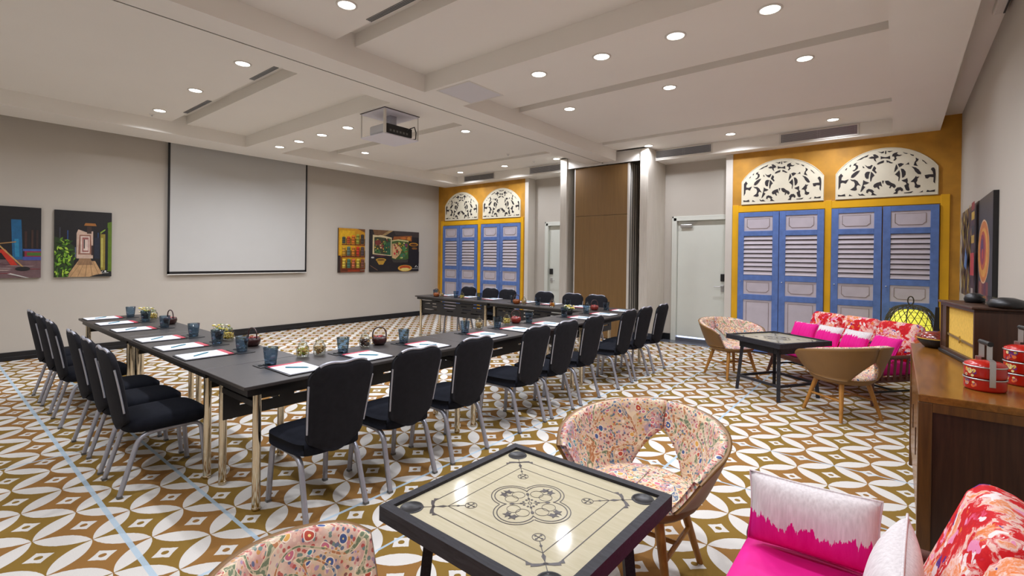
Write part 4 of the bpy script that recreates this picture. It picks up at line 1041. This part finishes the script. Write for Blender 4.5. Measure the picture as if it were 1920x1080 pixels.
M['bamboo'] = plain('dark_bamboo', (58,52,34), 0.2, 30.0, rough=0.6)
q = MB()
NS = 22
for k in range(NS):
    for sg in (-1,1):
        q.tube([dpt(2*PI*k/NS+sg*1.5*j/20, 0.9*j/20) for j in range(21)], 0.0042, 4, cap=False)
for s in (0.02,0.12,0.22,0.32,0.42,0.52,0.62,0.72,0.82):
    q.tube([dpt(2*PI*j/36, s) for j in range(36)], 0.003, 4, closed=True)
q.build('bamboo_weave', M['bamboo'], t)
for k in range(6): MB().tube([dpt(2*PI*k/6+0.35, 0.97*j/16) for j in range(17)], 0.007, 5).build('rib', M['bamboo'], t)
MB().tube([(0.02*math.sin(a)*1.5,0,1.005-0.055*math.cos(a)) for a in [PI*2*k/16 for k in range(16)]], 0.007, 6, closed=True).build('hanging_loop', M['bamboo'], t)

# ================================================================== SIDEBOARD
SZ = 0.90
t = thing('sideboard', 'long teak sideboard along the right wall, with dark recessed end panel', 'sideboard', (0,0,0))
x0, x1, y0, y1 = 0.078, 0.608, 2.885, 4.672
MB().box(x0,x1,y0,y1,SZ-0.035,SZ).build('worktop', M['teak'], t, bevel=0.004)
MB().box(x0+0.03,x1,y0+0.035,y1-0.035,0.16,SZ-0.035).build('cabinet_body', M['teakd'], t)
for xa in (x0, x1-0.05):
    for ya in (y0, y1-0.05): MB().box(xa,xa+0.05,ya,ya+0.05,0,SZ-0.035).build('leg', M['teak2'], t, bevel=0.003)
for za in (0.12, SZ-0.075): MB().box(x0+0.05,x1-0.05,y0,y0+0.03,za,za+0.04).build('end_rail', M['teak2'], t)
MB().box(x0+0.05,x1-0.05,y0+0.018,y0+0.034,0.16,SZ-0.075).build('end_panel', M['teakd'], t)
for k in range(3):
    ya = y0+0.06+k*0.556
    d = MB().box(x0+0.008,x0+0.03,ya+0.005,ya+0.548,0.18,SZ-0.05).build('door', M['teak'], t, bevel=0.003)
    MB().box(x0+0.004,x0+0.010,ya+0.49,ya+0.51,0.45,0.60).build('finger_pull', M['teakd'], d)
# radio
M['brass'] = metal('aged_brass', (186,168,118), 0.35)
M['rcloth'] = plain('speaker_cloth', (216,174,74), 0.1, 60.0, 0.3, 500, rough=0.8)
t = thing('vintage_radio', 'vintage wooden radio with yellow speaker cloth on the teak sideboard', 'radio', (0.285,4.10,SZ+E1), R(11))
# local: front faces -X, width along Y
W, D, H_ = 0.30, 0.25, 0.335
MB().box(0.0,D,-W,-W+0.018,0.02,H_).box(0.0,D,W-0.018,W,0.02,H_).box(0.0,D,-W,W,H_-0.02,H_).box(0.0,D,-W,W,0.02,0.04).box(D-0.02,D,-W,W,0.02,H_).build('radio_case', M['teakd'], t, bevel=0.003)
MB().box(-0.014,D+0.004,-W-0.008,W+0.008,H_,H_+0.014).build('radio_top', M['teakd'], t, bevel=0.004)
MB().box(-0.01,D,-W-0.005,W+0.005,0.0,0.022).build('plinth', M['black'], t, bevel=0.006)
MB().box(0.02,0.03,-W+0.018,W-0.10,0.04,H_-0.02).build('speaker_cloth', M['rcloth'], t)
MB().box(0.004,0.03,W-0.10,W-0.018,0.04,H_-0.02).build('side_panel', M['teakd'], t)
tr = MB().bar((0.014,-W+0.02,0.115),(0.014,W-0.10,0.135),0.008,0.014,up=(0,0,1)).build('brass_trim', M['brass'], t)
st = [(0.022 if i % 2 == 0 else 0.009)*math.cos(PI/2+i*PI/4) for i in range(8)]; sz_ = [(0.022 if i % 2 == 0 else 0.009)*math.sin(PI/2+i*PI/4) for i in range(8)]
MB().prism(list(zip(st,sz_)), lambda a,b:(0.004,a-0.04,b+0.125), lambda a,b:(0.012,a-0.04,b+0.125)).build('star', M['brass'], tr)
# clear and black desk piece on the radio
t = thing('desk_phone', 'black rounded desk piece with clear bar on top of the radio', 'ornament', (0.40,4.05,SZ+H_+0.0165), R(0))
MB().lathe([(0.0,0.0),(0.045,0.0),(0.052,0.02),(0.045,0.045),(0.025,0.058),(0.0,0.060)],20,(-0.02,0.18,0)).build('black_dome', M['black'], t)
MB().lathe([(0.0,0.0),(0.075,0.0),(0.085,0.018),(0.07,0.042),(0.03,0.055),(0.0,0.056)],22,(0.085,-0.155,0), sy=1.25).build('black_dome', M['black'], t)
MB().box(-0.005,0.06,-0.15,0.20,0.012,0.045).build('clear_bar', M['cglass'], t, bevel=0.004)
# tiffin carriers
def tiffin(n, loc, rz, lab):
    t = thing('tiffin_carrier', lab, 'tiffin carrier', loc, rz, 'red tiffin carriers')
    r, hh = 0.076, 0.058
    for k in range(n):
        z = 0.0+k*hh
        b = MB().lathe([(0.0,z),(r*0.93,z),(r*0.99,z+0.006),(r,z+0.012),(r,z+hh-0.006)],36).build('tin', M['enamel'], t)
        MB().lathe([(r,z+hh-0.007),(r+0.003,z+hh-0.005),(r+0.003,z+hh-0.001),(r,z+hh)],36).build('rim', M['steel'], b)
        fl = MB(); rs = random.Random(k)
        for a0 in (PI*1.16,):
            for j in range(12):
                a = a0+rs.uniform(-0.30,0.30); zc = z+0.012+rs.random()*0.034; fl.cc = rs.choice([(232,190,60),(60,60,120),(236,120,60),(240,220,150),(120,40,110)])
                e = 0.0055+rs.random()*0.004
                fl.add([((r+0.0006)*math.cos(a+e/r*math.cos(w_)), (r+0.0006)*math.sin(a+e/r*math.cos(w_)), zc+e*math.sin(w_)) for w_ in [i*PI/4 for i in range(8)]], [tuple(range(8))])
        fl.build('painted_flowers', M['flat'], b)
    z = n*hh
    MB().lathe([(r,z),(r*0.97,z+0.008),(r*0.7,z+0.018),(0.0,z+0.024)],36).build('lid', M['enamel'], t)
    for s in (-1,1):
        a = PI*0.5 if s > 0 else -PI*0.5
        y = s*(r+0.006)
        MB().box(-0.011,0.011,y-0.002,y+0.002,z-0.09,z+0.030).build('side_clamp', M['steel'], t)
        MB().bar((0,y,z+0.030),(0,s*0.045,z+0.034),0.02,0.003).bar((0,s*0.045,z+0.03),(0,s*0.045,z+0.10),0.020,0.003,up=(0,1,0)).build('handle_arm', M['steel'], t)
    MB().tube([(0,-0.055,z+0.105),(0,0.055,z+0.105)],0.0115,12).build('grip', M['black'], t)
tiffin(2, (0.328,3.20,SZ+E1), R(12), 'two tier red enamel tiffin carrier in front on the teak sideboard')
tiffin(3, (0.495,3.46,SZ+E1), R(12), 'three tier red enamel tiffin carrier behind, cut by the right edge')
# lacquer bowl and black board behind it
t = thing('lacquer_box', 'round black and red lacquer box left of the vintage radio', 'lacquer box', (0.225,4.545,SZ+E1))
MB().lathe([(0.0,0.0),(0.07,0.0),(0.085,0.012),(0.112,0.045),(0.116,0.065),(0.112,0.07),(0.0,0.07)],28).build('lacquer_base', M['black'], t)
MB().lathe([(0.118,0.07),(0.115,0.082),(0.085,0.104),(0.04,0.112),(0.0,0.113)],28).build('lid', plain('red_gold_lacquer',(116,34,22),0.55,24.0,rough=0.15,spec=0.7), t)
MB().lathe([(0.1165,0.062),(0.1185,0.066),(0.1165,0.070)],28).build('gold_band', M['rcloth'], t)
t = thing('floor_stand', 'slim black floor stand between the sideboard and the yellow panel', 'stand', (0.283,6.0,0.0))
MB().lathe([(0.0,0.0),(0.11,0.0),(0.11,0.012),(0.02,0.025),(0.015,0.03)],20).build('stand_foot', M['black'], t)
MB().tube([(0,0,0.02),(0,0,0.86)], 0.012, 8).build('stand_pole', M['black'], t)
MB().prism([(-0.022,0.84),(0.022,0.84),(0.020,1.085),(-0.008,1.085)], lambda a,b:(a,-0.012,b), lambda a,b:(a,0.012,b)).build('stand_panel', M['black'], t, bevel=0.004)
# ================================================================== CANVAS PRINTS
def canvas(lab, wall, a0, a1, z0, z1, polys, th=0.035):
    """wall 'L': faces +X on wall_left, u runs with +Y; wall 'R': faces -X, u runs with -Y (as seen by viewer)"""
    w, h = abs(a1-a0), z1-z0
    t = thing('canvas_print', lab, 'picture', ((XL if wall == 'L' else XR), (a0+a1)/2, (z0+z1)/2), 0 if wall == 'L' else PI, 'canvas prints')
    MB().box(0.001,th,-w/2,w/2,-h/2,h/2).build('stretcher_box', M['tblk'], t, bevel=0.002)
    m = MB()
    for k, (c, p) in enumerate(polys):
        m.cc = c; x = th+0.0006+0.00018*k
        m.add([(x, -w/2+u*w, -h/2+v*h) for u, v in p], [tuple(range(len(p)))])
    m.build('printed_picture', M['print'], t)
def rect(u0,u1,v0,v1): return [(u0,v0),(u1,v0),(u1,v1),(u0,v1)]
def ell(cu,cv,ru,rv,n=18,a0=0,a1=2*PI): return [(cu+ru*math.cos(a0+(a1-a0)*k/n), cv+rv*math.sin(a0+(a1-a0)*k/n)) for k in range(n)]
rs = random.Random(11)
D_ = (26,24,26)
# 1 bicycle picture, cut by the left edge
P1 = [(D_, rect(0,1,0,1)), ((110,84,86), rect(0,1,0,0.26))]
for k in range(16): u = rs.random(); P1.append((rs.choice([(150,130,128),(128,52,58),(96,60,66),(180,160,150)]), [(u-0.3,0.02+0.015*k),(u,0.02+0.014*k),(u+0.05,0.03+0.014*k),(u-0.25,0.03+0.015*k)]))
P1 = [(c, [(min(1,max(0,a)),min(1,max(0,b))) for a,b in p]) for c,p in P1]
P1 += [((26,96,140), [(0.66,0.26),(0.78,0.26),(0.76,0.82),(0.64,0.82)]), ((40,130,170), [(0.69,0.3),(0.74,0.3),(0.73,0.55),(0.68,0.55)]), ((70,80,150), rect(0.78,1,0.25,0.30)), ((140,40,60), rect(0.80,1,0.30,0.38)), ((70,110,44), rect(0.83,1,0.315,0.36)), ((60,90,160), rect(0.78,1,0.38,0.41)),
  ((60,36,30), rect(0.80,0.83,0.42,0.66)), ((66,44,36), rect(0.88,0.905,0.42,0.68)), ((56,38,34), rect(0.94,0.965,0.42,0.68)),
  ((196,50,30), [(0.50,0.40),(0.58,0.40),(0.72,0.18),(0.64,0.18)]), ((196,50,30), [(0.50,0.40),(0.54,0.36),(0.2,0.20),(0.12,0.22)]), ((180,40,30), rect(0.0,0.5,0.40,0.425)), ((150,30,26), rect(0.0,0.5,0.365,0.38)), ((190,150,90), [(0.48,0.47),(0.50,0.475),(0.80,0.15),(0.775,0.15)]), ((170,130,80), [(0.3,0.44),(0.7,0.50),(0.7,0.515),(0.3,0.455)]), ((50,120,50), ell(0.18,0.35,0.16,0.09)), ((90,160,60), ell(0.1,0.42,0.1,0.06)), ((200,150,60), ell(0.15,0.2,0.08,0.03)), ((30,28,30), ell(0.78,0.13,0.09,0.03)), ((200,196,190), [(0.6,0.06),(0.82,0.0),(0.86,0.0),(0.64,0.07)])]
canvas('dark canvas print with red frame and blue post, cut by the left photo edge', 'L', 0.30, 1.122, 1.13, 2.108, P1)
# 2 corridor with green leaves
P2 = [(D_, rect(0,1,0,1)), ((196,156,110), [(0.20,0.0),(0.86,0.0),(0.70,0.24),(0.40,0.24)]), ((150,116,84), [(0.38,0.18),(0.66,0.18),(0.62,0.28),(0.42,0.28)])]
for k in range(5): P2.append(((120,92,66), [(0.26+0.13*k,0.0),(0.268+0.13*k,0.0),(0.475+0.045*k,0.24),(0.47+0.045*k,0.24)]))
P2 += [((208,180,160), [(0.37,0.28),(0.66,0.28),(0.66,0.70),(0.54,0.68),(0.40,0.72),(0.37,0.66)]), ((150,104,86), [(0.40,0.34),(0.64,0.34),(0.62,0.64),(0.42,0.64)]), ((222,200,186), rect(0.44,0.60,0.36,0.62)), ((160,96,90), rect(0.47,0.58,0.38,0.60)), ((226,204,190), rect(0.49,0.57,0.40,0.57)), ((60,50,50), rect(0.495,0.515,0.43,0.57)), ((60,40,40), rect(0.63,0.66,0.33,0.48)), ((170,110,50), [(0.50,0.78),(0.72,0.78),(0.70,0.82),(0.52,0.82)]), ((60,44,40), rect(0.55,0.63,0.66,0.77)),
  ((40,70,120), rect(0.21,0.23,0.55,0.70)), ((40,70,110), rect(0.74,0.76,0.38,0.68)), ((60,60,70), rect(0.08,0.1,0.58,0.74)), ((110,120,150), rect(0.345,0.36,0.30,0.45)), ((34,40,56), rect(0.68,0.78,0.28,0.60)),
  ((150,134,50), [(0.80,0.10),(0.88,0.10),(0.88,0.66),(0.79,0.66)]), ((190,180,90), [(0.80,0.14),(0.84,0.14),(0.84,0.6),(0.80,0.6)]), ((140,170,60), [(0.79,0.66),(0.88,0.72),(0.88,0.74),(0.79,0.69)]), ((92,120,26), [(0.92,0.08),(1.0,0.08),(1.0,0.86),(0.92,0.84)]), ((24,24,30), rect(0.88,0.93,0.1,0.76)), ((30,30,30), [(0.6,0.0),(1.0,0.0),(1.0,0.06),(0.72,0.03)]), ((40,60,24), [(0.0,0.0),(0.22,0.0),(0.33,0.2),(0.34,0.45),(0.2,0.56),(0.0,0.60)])]
for k in range(90):
    u = 0.36*rs.random()**0.9; v = 0.58*rs.random()
    if u > 0.22 + 0.12*math.sin(v*5): u *= 0.6
    e = 0.018+0.02*rs.random(); a = rs.uniform(0,PI)
    lf = [(u+e*1.6*math.cos(a), v+e*1.3*math.sin(a)), (u-e*0.6*math.sin(a), v+e*0.6*math.cos(a)), (u-e*1.6*math.cos(a), v-e*1.3*math.sin(a)), (u+e*0.6*math.sin(a), v-e*0.6*math.cos(a))]
    P2.append((rs.choice([(92,140,30),(130,180,50),(170,206,70),(56,96,24),(40,70,20)]), [(min(1,max(0.0,p)),min(1,max(0.0,q))) for p,q in lf]))
P2 += [((230,230,226), [(0.78,0.05),(0.94,0.055),(0.94,0.06),(0.78,0.055)]), ((230,230,226), [(0.80,0.065),(0.83,0.09),(0.84,0.09),(0.81,0.065)]), ((230,230,226), ell(0.88,0.08,0.02,0.015,8))]
canvas('canvas print of a sunlit corridor with green leaves, left of the screen', 'L', 1.258, 1.900, 1.132, 2.102, P2)
# 3 yellow thread spools
P3 = [((206,146,10), rect(0,1,0,1)), ((226,176,20), rect(0.05,0.6,0.4,0.95)), ((120,66,14), rect(0,0.14,0,0.36)), ((46,26,20), rect(0,0.08,0,0.38)), ((110,50,20), rect(0.1,1,0,0.09)), ((170,60,20), rect(0.35,0.8,0.02,0.07)), ((120,70,16), [(0.7,1.0),(1,0.92),(1,1)])]
cols = [[(60,70,60),(176,70,20),(206,110,20),(150,150,50),(60,50,44)],[(190,140,40),(90,110,100),(196,120,30),(190,50,20),(80,60,60)],[(200,170,60),(70,110,90),(190,100,60),(190,170,60),(120,70,50)]]
for r_ in range(3):
    v0 = (0.65,0.38,0.10)[r_]
    P3.append(((120,44,14), rect(0.12,1.0,v0-0.035,v0-0.01)))
    for c_ in range(5):
        u0 = 0.13+c_*0.175; cc = cols[r_][c_]; hgt = (0.14,0.15,0.18,0.21,0.21)[c_] if r_ == 0 else 0.19
        P3.append((cc, rect(u0,u0+0.125,v0,v0+hgt)))
        for j in range(5): P3.append((tuple(int(min(255,x*1.25+10)) for x in cc) if j % 2 else tuple(int(x*0.7) for x in cc), rect(u0,u0+0.125,v0+hgt*(0.1+0.17*j),v0+hgt*(0.16+0.17*j))))
        P3.append((tuple(int(x*0.6) for x in cc), rect(u0+0.10,u0+0.125,v0,v0+hgt)))
        P3.append((tuple(int(min(255,x*1.2)) for x in cc), ell(u0+0.0625,v0+hgt,0.0625,0.018)))
        P3.append(((70,34,14), rect(u0+0.14,u0+0.165,v0-0.02,v0+0.12)))
P3.append(((220,200,160), [(0.8,0.045),(0.97,0.05),(0.97,0.056),(0.8,0.05)]))
canvas('narrow golden canvas print of stacked thread spools right of the screen', 'L', 5.730, 6.388, 1.127, 2.092, P3)
# 4 enamel jars
P4 = [((30,24,24), rect(0,1,0,1)), ((120,84,50), [(0.05,1.0),(0.35,1.0),(0.22,0.86),(0.08,0.88)]), ((170,140,90), [(0.2,0.86),(0.3,0.88),(0.45,1.0),(0.36,1.0)]), ((60,50,46), [(0.45,1.0),(1,1.0),(1,0.86),(0.5,0.9)]), ((150,84,30), [(0.46,0.86),(0.84,0.90),(0.84,0.76),(0.44,0.76)]), ((196,110,40), ell(0.66,0.83,0.06,0.03)), ((200,130,40), ell(0.78,0.82,0.04,0.05)),
  ((214,196,150), [(0.05,0.42),(0.42,0.38),(0.42,0.83),(0.05,0.88)]), ((60,66,40), [(0.08,0.44),(0.40,0.40),(0.40,0.80),(0.08,0.84)]), ((226,206,160), [(0.05,0.84),(0.2,0.88),(0.42,0.83),(0.42,0.80),(0.2,0.845),(0.07,0.82)]), ((40,90,60), [(0.28,0.42),(0.40,0.41),(0.40,0.74),(0.26,0.66)]), ((120,50,40), ell(0.15,0.70,0.06,0.07)), ((150,80,60), ell(0.22,0.60,0.05,0.05)), ((60,110,50), ell(0.14,0.50,0.05,0.05)), ((80,120,60), ell(0.28,0.70,0.03,0.05)),
  ((70,96,40), [(0.42,0.32),(0.50,0.28),(0.66,0.27),(0.77,0.31),(0.77,0.78),(0.6,0.80),(0.42,0.77)]), ((216,206,140), [(0.42,0.76),(0.55,0.795),(0.77,0.77),(0.77,0.74),(0.55,0.765),(0.43,0.74)]), ((214,170,120), [(0.43,0.34),(0.50,0.31),(0.60,0.44),(0.63,0.54),(0.58,0.62),(0.50,0.69),(0.43,0.68)]), ((190,60,50), ell(0.53,0.50,0.025,0.05)), ((170,70,50), ell(0.50,0.58,0.02,0.03)), ((200,60,60), ell(0.48,0.44,0.02,0.03)), ((196,180,60), ell(0.58,0.68,0.03,0.035)), ((70,130,70), ell(0.68,0.58,0.04,0.08)), ((60,120,80), ell(0.65,0.40,0.06,0.05)), ((120,60,100), ell(0.72,0.66,0.03,0.04)), ((160,190,90), ell(0.62,0.34,0.03,0.02)), ((90,140,60), ell(0.72,0.48,0.03,0.06)),
  ((60,56,48), [(0.42,0.30),(0.77,0.29),(0.75,0.22),(0.46,0.22)]), ((206,160,50), ell(0.21,0.285,0.10,0.04)), ((120,84,30), ell(0.21,0.285,0.075,0.026)), ((196,150,46), [(0.13,0.25),(0.29,0.25),(0.25,0.17),(0.17,0.17)]), ((226,170,60), ell(0.70,0.08,0.15,0.08)), ((190,80,30), ell(0.70,0.095,0.12,0.055)), ((226,206,120), ell(0.70,0.05,0.10,0.04)), ((200,140,30), ell(0.88,0.68,0.10,0.045)), ((90,50,20), ell(0.88,0.675,0.075,0.03)), ((130,84,30), ell(0.90,0.58,0.06,0.03)), ((70,40,60), rect(0.05,0.3,0.375,0.395)), ((120,40,50), [(0.12,0.385),(0.28,0.37),(0.28,0.36),(0.12,0.375)]), ((120,90,70), [(0,0.15),(0.14,0.03),(0.15,0.04),(0.0,0.165)]), ((200,196,190), ell(0.05,0.34,0.03,0.02)), ((26,22,26), [(0.78,0.2),(1,0.2),(1,0.5),(0.9,0.56),(0.78,0.5)])]
for k in range(70):
    left = rs.random() < 0.45; u = rs.uniform(0.09,0.39) if left else rs.uniform(0.44,0.76); v = rs.uniform(0.45,0.8) if left else rs.uniform(0.32,0.74)
    P4.append((rs.choice([(206,170,60),(60,110,60),(150,50,40),(220,200,140),(40,60,50),(96,140,70)]), ell(u,v,0.008+0.008*rs.random(),0.01+0.012*rs.random(),7)))
P4 += [((230,230,226), [(0.84,0.06),(0.98,0.065),(0.98,0.072),(0.84,0.066)]), ((230,230,226), [(0.90,0.10),(0.93,0.15),(0.945,0.15),(0.915,0.10)]), ((230,230,226), ell(0.955,0.11,0.012,0.012,8))]
canvas('wide canvas print of two painted enamel jars right of the screen', 'L', 6.522, 7.956, 1.127, 2.098, P4)
# 5 golden leaf painting on the right wall (viewer's u runs from far to near)
P5 = [((86,66,56), rect(0,1,0,1))]
for k in range(150):
    u = rs.random()*0.80; v = rs.random(); e = 0.05+0.08*rs.random(); a = PI/2+rs.uniform(-0.35,0.35); wd = 0.018
    p = [(u+e*math.cos(a),v+e*math.sin(a)),(u-wd,v),(u-e*math.cos(a),v-e*math.sin(a)),(u+wd,v)]
    P5.append((rs.choice([(206,170,60),(226,196,96),(150,116,40),(92,60,70),(110,84,40),(196,150,50)]), [(min(0.82,max(0,x)),min(1,max(0,y))) for x,y in p]))
P5 += [((70,110,170), [(0.40,0.34),(0.56,0.30),(0.60,0.44),(0.48,0.56)]), ((110,150,200), [(0.44,0.36),(0.50,0.34),(0.52,0.48),(0.47,0.5)]), ((70,36,40), rect(0.84,1,0,1)), ((190,40,44), rect(0.80,1,0.25,0.48)), ((206,170,60), rect(0.84,1,0.82,0.90)), ((150,40,40), rect(0.84,1,0.92,1)), ((196,160,60), rect(0.84,1,0.58,0.66)), ((30,30,34), rect(0.84,1,0.68,0.76)), ((180,170,160), rect(0.86,0.97,0.02,0.12))]
canvas('golden leaf canvas print on the right wall beside the yellow panel', 'R', 6.42, 7.92, 1.14, 2.105, P5)
# 6 dark canvas with a glowing orange disc
P6 = [((58,56,60), rect(0,1,0,1)), ((120,50,50), rect(0.05,0.75,0,0.18)), ((150,90,70), rect(0.12,0.3,0,0.17)), ((90,40,60), rect(0.45,0.6,0,0.17)), ((226,190,150), ell(0.40,0.47,0.42,0.31,28)), ((206,120,40), ell(0.40,0.47,0.40,0.295,28)), ((226,160,60), ell(0.40,0.46,0.33,0.24,28)), ((196,90,50), ell(0.36,0.48,0.24,0.19,24)), ((150,50,70), ell(0.33,0.49,0.17,0.15,24)), ((90,50,90), ell(0.30,0.50,0.10,0.10,20)), ((200,70,60), ell(0.34,0.45,0.07,0.05,16))]
canvas('dark canvas print with a glowing orange disc on the right wall', 'R', 5.50, 6.38, 1.17, 2.10, P6)
